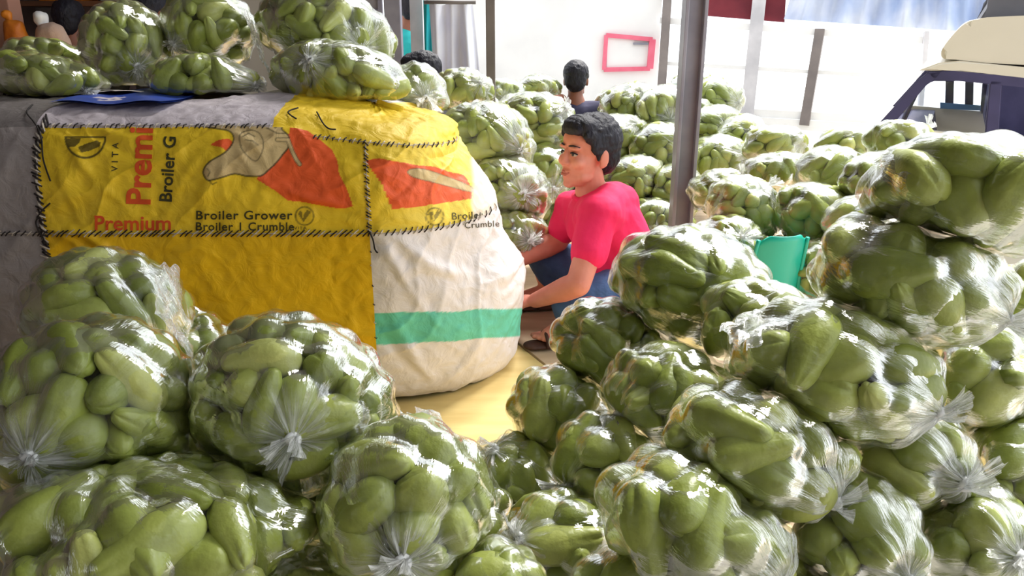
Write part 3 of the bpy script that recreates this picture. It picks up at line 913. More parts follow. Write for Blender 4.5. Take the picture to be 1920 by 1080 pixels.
# ------------------------------------------------------------------ where the bags lie
# left foreground
bag(205, 590, 1.62, 300, 250, 'bag of chayotes with bare stretched film, against the golden panel at far left', 'the bag against the golden panel', rot=-14, knot=(.75, -.7, -.2), haze=2.2, tight=.6)
bag(176, 768, 1.22, 378, 352, 'round bag of chayotes at the left edge, its knot facing forward', 'the round bag at the left edge', knot=(-.05, -.33, -.9), rot=8, haze=1.5)
bag(552, 756, 1.28, 388, 330, 'round bag of chayotes in front of the golden panel, star-shaped knot facing forward', 'the round bag in front of the golden panel', rot=-22, knot=(.22, -.20, -.9))
bag(768, 950, 1.14, 330, 330, 'bag of chayotes with white film flap beside the bare floor patch', 'the bag with the white film flap', rot=50, knot=(.05, -.28, -.9), haze=1.4)
bag(285, 1000, 1.13, 640, 290, 'tautly wrapped bag of large chayotes lying lowest in the left foreground', 'the taut bag at the bottom left', c=.19, rot=-3, knot=(.3, -.9, .5), size=.90, haze=.15, tuft=.5, tight=.85)
bag(935, 1098, 1.10, 190, 170, 'bag of chayotes peeping in at the bottom edge between the two piles', 'the bag at the bottom edge between the piles', c=.1, knot=(.3, -.9, -.1), haze=.4)
bag(560, 1130, 1.16, 260, 190, 'bag of chayotes wedged under the star-knotted bag at the bottom edge', 'the bag wedged at the bottom edge', c=.12, knot=(.2, -.9, -.3), haze=.4)
bag(372, 815, 1.52, 300, 280, 'dark bag of chayotes in the shadow between the two round bags', None, knot=(0, -.5, .8), haze=.5)
bag(330, 690, 1.72, 250, 230, 'shaded bag of chayotes behind the two round bags', None, knot=(0, -.5, .8), haze=.8)
bag(615, 900, 1.46, 330, 280, 'dark bag of chayotes under the star-knotted bag', None, knot=(0, -.5, .8), haze=.5)
bag(60, 930, 1.42, 260, 240, 'dark bag of chayotes behind the taut bag at left', None, knot=(0, -.5, .8), haze=.5)
bag(480, 1040, 1.46, 380, 260, 'dark bag of chayotes deep behind the taut bag at bottom left', None, knot=(0, -.5, .8), haze=.5)
bag(880, 1010, 1.50, 240, 260, 'dark bag of chayotes deep in the gap behind the flapped bag', None, knot=(0, -.5, .8), haze=.5)
# right foreground pile, ends facing the light
bag(1815, 366, 1.18, 372, 222, 'topmost dark bag of chayotes on the right-hand pile below the van', 'the topmost bag of the right pile', rot=-6, knot=(.9, -.35, -.2), size=.98, c=.15)
bag(1702, 522, 1.22, 372, 240, 'bag of chayotes second from top of the right pile, white knot at right', 'the white-knotted bag second from top', rot=-16, knot=(.80, -.42, -.45), size=.92, haze=2.2)
bag(1562, 702, 1.20, 408, 262, 'bag of chayotes in mid right pile with a white film corner', 'the bag in the middle of the right pile', rot=-20, knot=(.74, -.30, -.55), size=.92, haze=2.2)
bag(1422, 850, 1.17, 362, 262, 'bag of chayotes low in the right pile, fan-shaped knot at its lower right', 'the low bag with the fan-shaped knot', rot=-22, knot=(.60, -.42, -.65), size=.92, haze=2.2)
bag(1300, 985, 1.13, 390, 262, 'bag of chayotes leftmost along the bottom of the right pile', 'the leftmost bottom bag at right', rot=-26, knot=(.72, -.45, -.5), size=.92, haze=2.2)
bag(1606, 1010, 1.15, 262, 250, 'bag of chayotes at the bottom edge under the fan-knotted one', 'the bag under the fan-knotted one', rot=-35, knot=(.35, -.35, -.85), size=.92, haze=2.2)
bag(1712, 880, 1.21, 240, 222, 'bag of chayotes with big bright knot facing forward, right pile', 'the bag with the bright knot facing forward', rot=-20, knot=(.35, -.12, -.92), haze=2.4)
bag(1820, 1005, 1.18, 222, 214, 'bag of chayotes near the lower right corner with a white fanned neck', 'the bag near the lower right corner', rot=10, knot=(.25, .02, -.95), haze=2.4)
bag(1834, 706, 1.30, 190, 238, 'upright bag of chayotes under the second bag on the far right', 'the upright bag on the far right', rot=-8, knot=(.75, .05, -.6), haze=2.4)
bag(1905, 866, 1.27, 220, 190, 'bag of chayotes cut by the right edge, halfway down the pile', 'the bag halfway down the right edge', rot=-10, knot=(.9, .1, -.3))
bag(1950, 570, 1.36, 190, 190, 'dark bag of chayotes cut by the right edge beside the big white knot', 'the dark bag at the right edge', knot=(.9, .1, -.3))
bag(1960, 1020, 1.24, 200, 240, 'bag of chayotes in the lower right corner of the picture', 'the bag in the lower right corner', knot=(.9, .1, -.3))
bag(1470, 1130, 1.16, 330, 210, 'bag of chayotes mostly below the bottom edge at right', 'the bag below the bottom edge at right', knot=(.3, -.9, -.3))
# shaded far side of the right pile
bag(1300, 545, 1.62, 320, 230, 'bag of chayotes with white-edged film on the pile right of the man', 'the bag right of the man', rot=-22, knot=(.9, -.3, .3), haze=1.6, c=.15)
bag(1425, 610, 1.46, 250, 170, 'bag of chayotes with shiny flat film just below the teal chair', 'the flat bag below the teal chair', rot=-12, knot=(.9, .2, .2), haze=1.6)
bag(1148, 655, 1.66, 236, 190, 'dark shaded bag of chayotes below the man in red', 'the dark bag below the man', rot=-20, knot=(.6, -.2, .7), haze=1.0, tight=.6)
bag(1052, 775, 1.62, 204, 190, 'dark wrinkled bag of chayotes next to the yellow floor patch', 'the dark bag next to the floor patch', rot=-35, knot=(.5, -.3, .7), tight=.6)
bag(1262, 752, 1.44, 280, 210, 'dark shaded bag of chayotes in the heart of the right pile', 'the dark bag in the heart of the right pile', rot=-20, knot=(-.8, -.2, -.3), tight=.6)
bag(1140, 870, 1.42, 220, 200, 'dark shaded bag of chayotes with brownish glint beside the gap', 'the dark bag low beside the gap', rot=-25, knot=(-.7, -.3, -.4), tight=.6)
bag(980, 905, 1.58, 200, 190, 'nearly black bag of chayotes in the gap between the two piles', 'the nearly black bag in the gap', rot=0, knot=(-.5, .6, -.4), tight=.6)
bag(1055, 1015, 1.32, 230, 190, 'nearly black bag with a few glints low in the gap between the piles', 'the nearly black bag low in the gap', rot=-10, knot=(-.7, .2, -.5), tight=.6)
bag(1175, 1105, 1.15, 210, 170, 'dark bag of chayotes at the bottom edge right of the gap', 'the dark bag at the bottom edge', knot=(-.6, -.6, -.4))
# bags on top of the bale
T = .845
bag(238, 88, 2.62, 166, 166, 'upright bag of chayotes on the bale, right of the dark-haired head', 'the upright bag beside the dark head', rot=10, knot=(.5, -.6, -.6), zmin=T, lod=1)
bag(392, 55, 2.66, 176, 150, 'pale-knotted bag of chayotes second from left on top of the bale', 'the second upright bag on the bale', rot=-8, knot=(-.5, -.5, -.6), zmin=T, lod=1)
bag(612, 62, 2.62, 262, 150, 'large bag of chayotes topping the stack over the yellow end of the bale', 'the topmost bag on the bale', rot=-12, knot=(.6, -.4, -.5), zmin=T, lod=1)
bag(640, 150, 2.42, 260, 130, 'bag of chayotes with glittering knot lying right on the yellow end of the bale', 'the bag with the glittering knot on the bale', rot=-8, knot=(-.35, .0, -.9), zmin=T - .02, lod=1, haze=1.3)
bag(372, 158, 2.46, 262, 88, 'flat very dark bag of chayotes lying behind the white flap of the bale', 'the flat dark bag behind the white flap', rot=4, knot=(.9, -.2, -.2), zmin=T, lod=1, c=.16)
bag(105, 158, 2.40, 270, 96, 'flat bag of bright chayotes lying above the blue sheet on the bale', 'the flat bag on the blue sheet', rot=-12, knot=(.9, -.4, -.2), zmin=T, lod=1, c=.15)
bag(78, 114, 2.80, 190, 70, 'dark low bag of chayotes at the back left of the bale', 'the dark low bag at the back left', knot=(-.9, 0, .2), zmin=T, lod=1, c=.15)
bag(786, 182, 2.62, 108, 128, 'bag of chayotes with a bright white neck hanging over the end of the bale', 'the white-necked bag', rot=20, knot=(.35, -.45, -.8), zmin=.77, lod=1, haze=3.0, tuft=1.4)
# heap behind the bale and the man
G1 = 'bags heaped behind the bale'
bag(912, 268, 3.10, 186, 150, 'large bag of pale chayotes right beside the end of the bale', 'the large pale bag behind the bale', rot=-15, knot=(.7, -.3, -.6), lod=1, haze=1.6)
bag(955, 358, 3.02, 160, 130, 'white-filmed bag of chayotes left of the face of the man in red', 'the white-filmed bag left of the man', rot=-25, knot=(.3, -.2, -.9), lod=1, haze=2.6)
bag(960, 440, 2.98, 150, 100, 'pale bag of chayotes low behind the arms of the man in red', 'the pale bag behind the man', rot=-10, knot=(.5, -.2, -.8), lod=1, haze=2.6)
bag(868, 172, 3.7, 120, 84, 'pale bag of chayotes below the hanging white curtain', 'the pale bag below the curtain', knot=(.6, .1, -.7), lod=1, haze=2.0)
bag(1010, 235, 3.5, 150, 120, 'greyish bag of chayotes below the man in navy', 'the greyish bag below the man in navy', rot=-15, knot=(.6, .3, -.5), lod=1, haze=1.6)
bag(1025, 330, 3.4, 110, 120, 'shaded bag of chayotes just left of the crouching man', None, knot=(.2, -.5, -.8), lod=1)
bag(900, 345, 3.4, 130, 130, 'shaded bag of chayotes tucked close behind the bale end', None, knot=(.2, -.5, -.8), lod=1)
bag(1035, 415, 3.5, 150, 110, 'bag of chayotes on the floor directly behind the man in red', None, knot=(.2, -.5, -.8), lod=1)
for i, (x, y, d, w, h) in enumerate([(945, 178, 4.6, 90, 60), (1010, 172, 4.8, 90, 62), (890, 205, 4.3, 100, 70), (975, 210, 4.4, 100, 70), (1150, 200, 4.9, 80, 66), (920, 235, 4.2, 110, 80)]):
    bag(x, y, d, w, h, 'pale distant bag of chayotes ' + ['just right of the thin steel post', 'left of the man in navy, top row', 'low left of the thin steel post', 'below the top row left of the navy man', 'just right of the man in navy', 'under the foot of the thin steel post'][i], None, knot=(random.uniform(-.4, .8), random.uniform(-.4, .4), -.7), lod=2, group='distant bags behind the thin post', haze=2.0)
for i, (x, y, d, w, h) in enumerate([(1185, 205, 4.4, 100, 78), (1245, 212, 4.3, 110, 80), (1160, 268, 4.2, 112, 84), (1240, 285, 4.1, 116, 88), (1195, 345, 4.0, 116, 90), (1262, 362, 3.95, 100, 90), (1225, 420, 3.9, 130, 84), (1180, 405, 4.1, 90, 80), (1205, 240, 4.7, 110, 80), (1110, 262, 4.5, 90, 70)]):
    bag(x, y, d, w * 1.22, h * 1.25, 'pale bag of chayotes, ' + ['top row left', 'top row right', 'second row left', 'second row right', 'third row left', 'third row right', 'bottom row right', 'bottom row left', 'top row middle', 'second row far left'][i] + ', in the heap left of the thick post', None, knot=(random.uniform(-.2, .8), random.uniform(-.5, .4), -.7), lod=2, group='heap between the man and the post', haze=2.2)
for i, (x, y, d, w, h) in enumerate([(1342, 188, 4.9, 88, 72), (1340, 245, 4.6, 96, 78), (1345, 305, 4.2, 110, 84), (1392, 262, 4.4, 84, 78), (1300, 170, 5.0, 80, 60), (1300, 230, 4.8, 80, 80)]):
    bag(x, y, d, w * 1.2, h * 1.22, 'overexposed bag of chayotes right of the thick post, ' + ['top row', 'second row', 'third row', 'second row far right', 'top row behind the post', 'second row behind the post'][i], None, knot=(random.uniform(.2, .9), random.uniform(-.3, .4), -.7), lod=2, group='heap right of the post', haze=2.4)
# bags around the teal chair
bag(1396, 392, 2.95, 150, 118, 'bag of chayotes with peaked white film directly above the teal chair', 'the bag above the teal chair', rot=-30, knot=(.6, .6, -.3), lod=1, haze=2.4)
bag(1362, 462, 2.85, 150, 120, 'bag of chayotes on the floor left of the teal chair', 'the bag left of the teal chair', knot=(.2, .2, -.9), lod=1, haze=1.4)
bag(1352, 360, 3.4, 130, 84, 'flat pale bag right of the foot of the steel post', None, knot=(.5, .4, -.5), lod=1, haze=1.6)
bag(1540, 408, 2.85, 196, 120, 'bag of chayotes with white end right of the teal chair', 'the bag right of the teal chair', rot=-18, knot=(.7, -.2, -.6), lod=1, haze=2.0)
bag(1570, 338, 3.0, 160, 118, 'peaked bag of chayotes behind the right pile, white film running down', 'the peaked bag behind the right pile', rot=-25, knot=(.8, -.4, -.3), lod=1, haze=2.4)
bag(1455, 325, 3.3, 140, 76, 'low pale bag between the two peaked bags', None, rot=5, knot=(.8, .1, -.5), lod=1, haze=2.0)
bag(1450, 272, 3.9, 130, 70, 'overexposed bag of chayotes in front of the stake truck', None, knot=(.8, .3, -.5), lod=2, haze=2.4)
bag(1690, 268, 2.9, 140, 80, 'grey-green bag of chayotes under the windscreen of the van', 'the bag under the windscreen of the van', rot=-10, knot=(.8, .5, -.2), lod=1, haze=2.0)
bag(1590, 275, 3.5, 130, 74, 'dull green bag of chayotes left of the windscreen pillar of the van', None, knot=(.7, .4, -.5), lod=2, haze=1.6)
bag(1650, 340, 2.75, 150, 110, 'shaded bag of chayotes behind the topmost bag of the right pile', None, knot=(.5, .5, -.4), lod=1)
bag(1620, 420, 2.6, 150, 110, 'bag of chayotes with white crumpled film left of the topmost bag', None, knot=(.8, .2, -.5), lod=1, haze=2.4)
bag(1450, 500, 2.95, 160, 120, 'bag of chayotes on the floor behind the teal chair', None, knot=(.2, .2, -.9), lod=1)
bag(1560, 510, 2.7, 170, 130, 'bag of chayotes on the floor beside the teal chair', None, knot=(.4, .2, -.8), lod=1)

def bale_limit(b):
    x, y, z = b.c
    if x < .3 and y < 2.05:
        b.planes.append((np.array([0, 1.0, 0]), 2.005))
    elif b.zmin < .5 and x < .3 and y > 2.4 and z < .9:
        n = np.array([-.55, -.83, 0]); n /= np.linalg.norm(n)       # keep clear of the round end of the bale
        q = np.array([-.02, 2.75, 0])
        b.planes.append((n, q @ n))
prepare_planes([bale_limit])

EYE = np.array([0, 0, H])
CAND = []
for bi, b in enumerate(BAGS):
    rng = np.random.default_rng(1000 + bi)
    pack(b, rng)
    low = b.sph_c[:, 2] - b.sph_r
    root = empty('plastic_bag', (b.c[0], b.c[1], float(low.min())), 'clear plastic ' + b.label if b.label.startswith('bag') and len(b.label.split()) < 15 else b.label, 'plastic bag', b.group or 'plastic bags of chayotes')
    b.root = root
    tip, fr, kr = film(b, rng, root)
    if b.lod < 2: tuft(b, rng, tip, fr, root)
    # which fruit the eye can make out
    px, py, dep = project(b.pos)
    for i in range(b.n):
        if not b.ch or not (-20 < px[i] < 1940 and -20 < py[i] < 1110): continue
        v = EYE - b.pos[i]; dist = np.linalg.norm(v); v /= dist
        o = b.sph_c.mean(0)
        q = ((b.pos[i] - b.c) @ b.A.T) / b.s; qv = (v @ b.A.T) / b.s
        facing = (q @ qv) / (np.linalg.norm(qv) + 1e-9)
        if facing < .12: continue
        hid = 0
        for b2 in BAGS:
            if b2 is b: continue
            o_ = ((EYE - b2.c) @ b2.A.T) / (b2.s * .93); d_ = ((b.pos[i] - EYE) @ b2.A.T) / (b2.s * .93)
            A_ = d_ @ d_; B_ = o_ @ d_; C_ = o_ @ o_ - 1
            if B_ * B_ - A_ * C_ > 0:
                tt = (-B_ - math.sqrt(B_ * B_ - A_ * C_)) / A_
                if 0 < tt < .97: hid = 1; break
        if hid: continue
        CAND.append((dep[i] - .25 * facing, bi, i))
CAND.sort()
PICK = {(bi, i) for _, bi, i in CAND[:300]}
USED = set(); lo_v, lo_f = [], []; off = 0
for bi, b in enumerate(BAGS):
    rng = np.random.default_rng(3000 + bi)
    for i in range(b.n):
        roll = rng.uniform(0, 2 * math.pi)
        x = Vector(b.dir[i]); y, z, _ = basis(x)
        y, z = y * math.cos(roll) + z * math.sin(roll), z * math.cos(roll) - y * math.sin(roll)
        R = Matrix((x, y, x.cross(y))).transposed()
        if (bi, i) in PICK:
            o = bpy.data.objects.new('chayote', CH_HI[int(rng.integers(5))])
            COL.objects.link(o)
            o.matrix_world = Matrix.Translation(Vector(b.pos[i])) @ R.to_4x4() @ Matrix.Scale(float(b.sc[i]), 4)
            qx, qy, _ = project(b.pos[i:i + 1]); cx, cy, _ = project(b.c[None, :])
            dq = float(np.linalg.norm(b.c - EYE)); dx, dy = (qx[0] - cx[0]) / (b.s[0] * F / dq), (qy[0] - cy[0]) / (b.s[1] * F / dq)
            pos = ('upper ' if dy < -.28 else 'lower ' if dy > .28 else 'middle ') + ('left' if dx < -.28 else 'right' if dx > .28 else 'centre')
            e = np.array(CAMF) @ b.dir[i]; ez = np.array(CAMU) @ b.dir[i]
            ori = 'end-on' if abs(e) > .8 else 'upright' if abs(ez) > .75 else 'slanting' if abs(ez) > .35 else 'lying'
            sz = 'small ' if b.sc[i] < .95 * b.size else 'large ' if b.sc[i] > 1.05 * b.size else ''
            lab_ = ori + ' chayote at ' + pos + ' of ' + b.ch
            if lab_ in USED and sz: lab_ = sz + lab_
            USED.add(lab_)
            tag(o, lab_, 'chayote', 'chayotes in ' + b.ch)
        else:
            v, f = CH_LO[int(rng.integers(3))]
            lo_v.append((v * b.sc[i]) @ np.array(R).T + b.pos[i]); lo_f.append(f + off); off += len(v)
me = mesh_np('chayotes', np.concatenate(lo_v), np.concatenate(lo_f))
o = link('chayotes', me, M_CHAY, None, smooth=True)
tag(o, 'many further chayotes filling the bags at the back and inside the piles', 'chayotes', kind='stuff')
print('bags', len(BAGS), 'chayotes', off // len(CH_LO[0][0]) + len(PICK), 'cand', len(CAND), 'tris', len(me.polygons))

# loose film standing off some of the bags
def loose_film(key, q, amp=.012, haze=.30, n=22, seed=1):
    b = [x for x in BAGS if key in x.label][0]
    A, B_, C_, D_ = [P(*p) for p in q]
    nr = (B_ - A).cross(D_ - A).normalized()
    v = []; wv = []
    for j in range(n + 1):
        for i in range(n + 1):
            u, t = i / n, j / n
            p = A.lerp(B_, u).lerp(D_.lerp(C_, u), t)
            w = float(vnoise(u * 2.5 + seed * 7, t * 7, seed) + .4 * vnoise(u * 5, t * 16 + seed, seed + 3))
            e = .006 * math.sin(u * 19 + seed)
            v.append(p + nr * (amp * w) + (C_ - B_).normalized() * e)
            wv += [u * 1.2 + seed, t * 7, w * .2]
    f = [(j * (n + 1) + i, j * (n + 1) + i + 1, (j + 1) * (n + 1) + i + 1, (j + 1) * (n + 1) + i) for j in range(n) for i in range(n)]
    me = mesh_pd('loose_film', v, f)
    me.attributes.new('wr', 'FLOAT_VECTOR', 'POINT').data.foreach_set('vector', wv)
    me.attributes.new('hz', 'FLOAT', 'POINT').data.foreach_set('value', [haze] * len(v))
    link('loose_film', me, M_FILM, b.root, smooth=True)
loose_film('white film flap', [(745, 775, 1.20), (790, 758, 1.26), (892, 850, 1.20), (770, 862, 1.06)], seed=1)
loose_film('white film corner', [(1346, 612, 1.16), (1425, 588, 1.22), (1480, 610, 1.16), (1398, 652, 1.10)], seed=2, haze=.22)
loose_film('white-edged film', [(1200, 452, 1.58), (1330, 462, 1.66), (1520, 572, 1.60), (1300, 520, 1.46)], seed=3, amp=.016, haze=.20)
loose_film('bare stretched film', [(286, 492, 1.58), (336, 510, 1.64), (364, 690, 1.50), (300, 600, 1.46)], seed=4, haze=.22)
loose_film('pale-knotted bag', [(456, 12, 2.60), (468, 18, 2.62), (512, 150, 2.46), (488, 118, 2.44)], seed=5, amp=.008, haze=.75)
loose_film('white crumpled film', [(1668, 378, 2.2), (1694, 382, 2.2), (1728, 424, 2.1), (1640, 420, 2.1)], seed=6, haze=.5)
# ------------------------------------------------------------------ people
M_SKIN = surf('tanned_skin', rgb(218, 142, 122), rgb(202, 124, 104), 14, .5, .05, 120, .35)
M_SKIN_D = surf('darker_skin', rgb(150, 96, 76), rgb(130, 82, 64), 14, .5)  # darker skin tone for the people at the back
M_HAIR = surf('black_hair', rgb(26, 24, 40), rgb(15, 14, 24), 40, .6, .6, 120, stretch=(1, 1, .35))
M_SHIRT = surf('crimson_cotton', rgb(238, 36, 96), rgb(224, 26, 82), 6, .8, .25, 26)
M_JEANS = surf('blue_denim', rgb(70, 98, 142), rgb(48, 72, 112), 9, .85, .3, 60)
M_NAVY = surf('navy_cloth', rgb(58, 56, 84), rgb(44, 42, 66), 6, .85, .2, 20)
M_BLACKCL = surf('charcoal_cloth', rgb(46, 46, 46), rgb(34, 34, 34), 6, .85)
M_TEALCL = surf('teal_cloth', rgb(40, 176, 178), rgb(30, 150, 152), 6, .85)
M_SANDAL = surf('brown_leather', rgb(92, 58, 44), rgb(66, 40, 32), 20, .6)
M_EYE_W = surf('eye_white', rgb(190, 172, 162), None, 5, .3)
M_EYE_D = surf('eye_dark', rgb(30, 22, 20), None, 5, .2)
M_LIP = surf('lip', rgb(176, 98, 84), None, 30, .5)

def ell_verts(c, r, R=None, n=10):
    vs = []
    for i in range(n + 1):
        ph = math.pi * i / n
        for k in range(2 * n):
            th = math.pi * k / n
            p = Vector((r[0] * math.sin(ph) * math.cos(th), r[1] * math.sin(ph) * math.sin(th), r[2] * math.cos(ph)))
            if R: p = R @ p
            vs.append(Vector(c) + p)
    return vs

def hull_into(bm, vs):
    vv = [bm.verts.new(v) for v in vs]
    r = bmesh.ops.convex_hull(bm, input=vv)
    junk = [g for g in r['geom_interior'] + r['geom_unused'] if isinstance(g, bmesh.types.BMVert)]
    bmesh.ops.delete(bm, geom=list(set(junk)), context='VERTS')

def cap_into(bm, p, rp, q, rq):
    hull_into(bm, ell_verts(p, (rp,) * 3, n=8) + ell_verts(q, (rq,) * 3, n=8))

def blob(name, prims, voxel, smooth, mat, parent, wob=0.0, wscale=20.0, factor=.5):
    bm = bmesh.new()
    for pr in prims:
        if pr[0] == 'c': cap_into(bm, Vector(pr[1]), pr[2], Vector(pr[3]), pr[4])
        elif pr[0] == 'h': hull_into(bm, [v for c, r in pr[1] for v in ell_verts(c, (r,) * 3 if not hasattr(r, '__len__') else r, n=8)])
        else: hull_into(bm, ell_verts(pr[1], pr[2], pr[3] if len(pr) > 3 else None))
    me = bm_mesh(name, bm)
    ob = bpy.data.objects.new(name, me); COL.objects.link(ob)
    m = ob.modifiers.new('r', 'REMESH'); m.mode = 'VOXEL'; m.voxel_size = voxel
    m = ob.modifiers.new('s', 'SMOOTH'); m.iterations = smooth; m.factor = factor
    dg = bpy.context.evaluated_depsgraph_get()
    me2 = bpy.data.meshes.new_from_object(ob.evaluated_get(dg))
    bpy.data.objects.remove(ob)
    if wob:
        n = len(me2.vertices); co = np.empty(n * 3, np.float32); me2.vertices.foreach_get('co', co); co = co.reshape(-1, 3)
        no = np.empty(n * 3, np.float32); me2.vertices.foreach_get('normal', no); no = no.reshape(-1, 3)
        w = vnoise(co[:, 0] * wscale + co[:, 1] * wscale * .6, co[:, 2] * wscale, 21) + .5 * vnoise(co[:, 0] * wscale * 2.2, co[:, 2] * wscale * 1.3 - co[:, 1] * wscale * 2, 22)
        co = co + no * (w * wob)[:, None]
        me2.vertices.foreach_set('co', co.astype(np.float32).ravel()); me2.update()
    me2.name = name
    return link(name, me2, mat, parent, smooth=True)

def head_frame(pos, fwd, up=(0, 0, 1), scale=1.0):
    f = Vector(fwd).normalized(); u = Vector(up); l = u.cross(f).normalized(); u = f.cross(l).normalized()
    R = Matrix((f, l, u)).transposed()
    return lambda x, y, z: Vector(pos) + R @ (Vector((x, y, z)) * scale), R

def head_prims(T, R, s, face=True):
    E = lambda c, r: ('e', T(*c), tuple(k * s for k in r), R)
    pr = [E((-.012, 0, .035), (.100, .076, .088)), E((.030, 0, -.025), (.060, .062, .085)), E((.040, 0, -.075), (.048, .048, .036)),
          E((.070, 0, -.098), (.020, .022, .016)), E((.055, 0, .050), (.036, .055, .040))]
    if face:
        pr += [('c', T(.088, 0, .016), .0085 * s, T(.1005, 0, -.022), .0125 * s), E((.092, .012, -.026), (.011, .009, .008)), E((.092, -.012, -.026), (.011, .009, .008)),
               E((.079, .028, .027), (.014, .026, .0085)), E((.079, -.028, .027), (.014, .026, .0085)),
               E((.066, .038, -.022), (.024, .024, .022)), E((.066, -.038, -.022), (.024, .024, .022)),
               E((.086, 0, -.054), (.014, .022, .008)), E((.084, 0, -.066), (.014, .020, .008)),
               E((.035, .045, -.070), (.030, .014, .020)), E((.035, -.045, -.070), (.030, .014, .020))]
        for sg in (1, -1):
            pr += [E((-.012, .080 * sg, -.004), (.020, .008, .032)), E((-.006, .076 * sg, -.026), (.010, .008, .013))]
    pr.append(('c', T(-.012, 0, -.06), .052 * s, T(-.040, 0, -.165), .054 * s))
    return pr

def hair_prims(T, R, s):
    E = lambda c, r: ('e', T(*c), tuple(k * s for k in r), R)
    pr = [E((-.030, 0, .052), (.102, .089, .092)), E((-.066, 0, .005), (.060, .076, .082)), E((.032, 0, .096), (.064, .072, .040)),
          E((.066, 0, .090), (.032, .058, .026)), E((.040, .062, .070), (.030, .016, .026)), E((.040, -.062, .070), (.030, .016, .026)), E((.006, .073, .040), (.036, .013, .036)), E((.006, -.073, .040), (.036, .013, .036)),
          E((.006, .074, .008), (.010, .007, .022)), E((.006, -.074, .008), (.010, .007, .022))]
    rr = random.Random(5)
    for i in range(60):                       # short tufts
        a = rr.uniform(0, 6.28); e = rr.uniform(.25, 1.3)
        d = Vector((math.cos(a) * math.cos(e), math.sin(a) * math.cos(e), math.sin(e)))
        b0 = Vector((-.02, 0, .055)) + Vector((d.x * .088, d.y * .078, d.z * .080))
        b1 = b0 + d * .008 + Vector((.014, 0, -.003))
        pr.append(('c', T(*b0), .009 * s, T(*b1), .004 * s))
    return pr

def hand_prims(wrist, fwd, up, s=1.0, curl=.6):
    """palm with five separate bent fingers"""
    f = Vector(fwd).normalized(); n = Vector(up).normalized(); sd = f.cross(n).normalized(); n = sd.cross(f).normalized()
    W = Vector(wrist); pr = []
    pr.append(('h', [(W + f * .012 * s, .019 * s), (W + f * .080 * s + sd * .030 * s, .012 * s), (W + f * .084 * s - sd * .030 * s, .012 * s), (W + f * .040 * s - sd * .024 * s, .015 * s)]))
    for k, (off, L) in enumerate(((-.030, .070), (-.010, .080), (.010, .075), (.030, .060))):
        b = W + f * .080 * s + sd * off * s
        d1 = (f * math.cos(curl * .5) - n * math.sin(curl * .5)); d2 = (f * math.cos(curl * 1.3) - n * math.sin(curl * 1.3)); d3 = (f * math.cos(curl * 2.0) - n * math.sin(curl * 2.0))
        p1 = b + d1 * L * .45 * s; p2 = p1 + d2 * L * .32 * s; p3 = p2 + d3 * L * .23 * s
        pr += [('c', b, .0092 * s, p1, .0085 * s), ('c', p1, .0085 * s, p2, .0078 * s), ('c', p2, .0078 * s, p3, .0068 * s)]
    t0 = W + f * .030 * s - sd * .026 * s; t1 = t0 + (f * .7 - sd * .6 - n * .3).normalized() * .036 * s; t2 = t1 + (f * .9 - sd * .15 - n * .4).normalized() * .030 * s
    pr += [('c', t0, .0125 * s, t1, .0105 * s), ('c', t1, .0105 * s, t2, .0082 * s)]
    return pr

def face_parts(T, R, s, parent):
    for sg in (1, -1):
        e = blob('eye', [('e', T(.0805, .030 * sg, .006), (.0085 * s, .0145 * s, .0062 * s), R)], .0016, 2, M_EYE_W, parent)
        blob('iris', [('e', T(.0875, (.029 + .002) * sg, .0065), (.0030 * s, .0062 * s, .0060 * s), R)], .0012, 1, M_EYE_D, e)
        blob('upper_lid', [('c', T(.0855, .016 * sg, .0095), .0026 * s, T(.0885, .030 * sg, .0130), .0030 * s), ('c', T(.0885, .030 * sg, .0130), .0030 * s, T(.0790, .045 * sg, .0085), .0026 * s)], .0014, 2, M_HAIR, e)
        blob('eyebrow', [('c', T(.0930, .014 * sg, .0330), .0028 * s, T(.0890, .032 * sg, .0360), .0030 * s), ('c', T(.0890, .032 * sg, .0360), .0030 * s, T(.0740, .050 * sg, .0320), .0020 * s)], .0016, 2, M_HAIR, parent)
    blob('lips', [('c', T(.0985, 0, -.0535), .0038 * s, T(.0890, .019, -.0575), .0024 * s), ('c', T(.0985, 0, -.0535), .0038 * s, T(.0890, -.019, -.0575), .0024 * s),
                  ('c', T(.0965, .008, -.0645), .0048 * s, T(.0965, -.008, -.0645), .0048 * s), ('c', T(.0965, .008, -.0645), .0044 * s, T(.089, .018, -.0585), .0022 * s), ('c', T(.0965, -.008, -.0645), .0044 * s, T(.089, -.018, -.0585), .0022 * s)], .0016, 2, M_LIP, parent)

# --- the man in the crimson shirt, squatting, turned to the left
man = empty('person', (on_z(1110, 640).x, on_z(1110, 640).y, 0), 'squatting man in crimson T-shirt, jeans and brown sandals reaching behind the bale', 'person')
hs = .975
hp = P(1101, 289, 2.70)
fw = Vector((-.83, -.55, .05))
T_, R_ = head_frame(hp, fw, up=(.03, -.02, 1), scale=hs)
neck0 = T_(-.03, 0, -.13)
sh_n = P(1124, 404, 2.63); sh_f = P(1074, 392, 2.92)
chest = P(1130, 415, 2.80); mid = P(1163, 472, 2.84); pel = P(1162, 548, 2.86)
el_n = P(1084, 533, 2.56); wr_n = P(1004, 563, 2.73)
el_f = P(1046, 452, 2.95); wr_f = P(978, 486, 2.90)
hip_n = P(1150, 560, 2.72); hip_f = P(1140, 540, 2.98)
kn_n = P(1072, 566, 2.68); kn_f = P(1018, 476, 3.02)
an_n = on_z(1062, 612, .07); an_n = Vector((an_n.x, an_n.y, .075))
an_f = Vector((kn_f.x + .03, kn_f.y - .02, .075))
toe_n = on_z(1000, 628, .03); toe_f = an_f + Vector((-.17, -.02, -.045))
toe_n = Vector((toe_n.x, an_n.y - .03, .03))

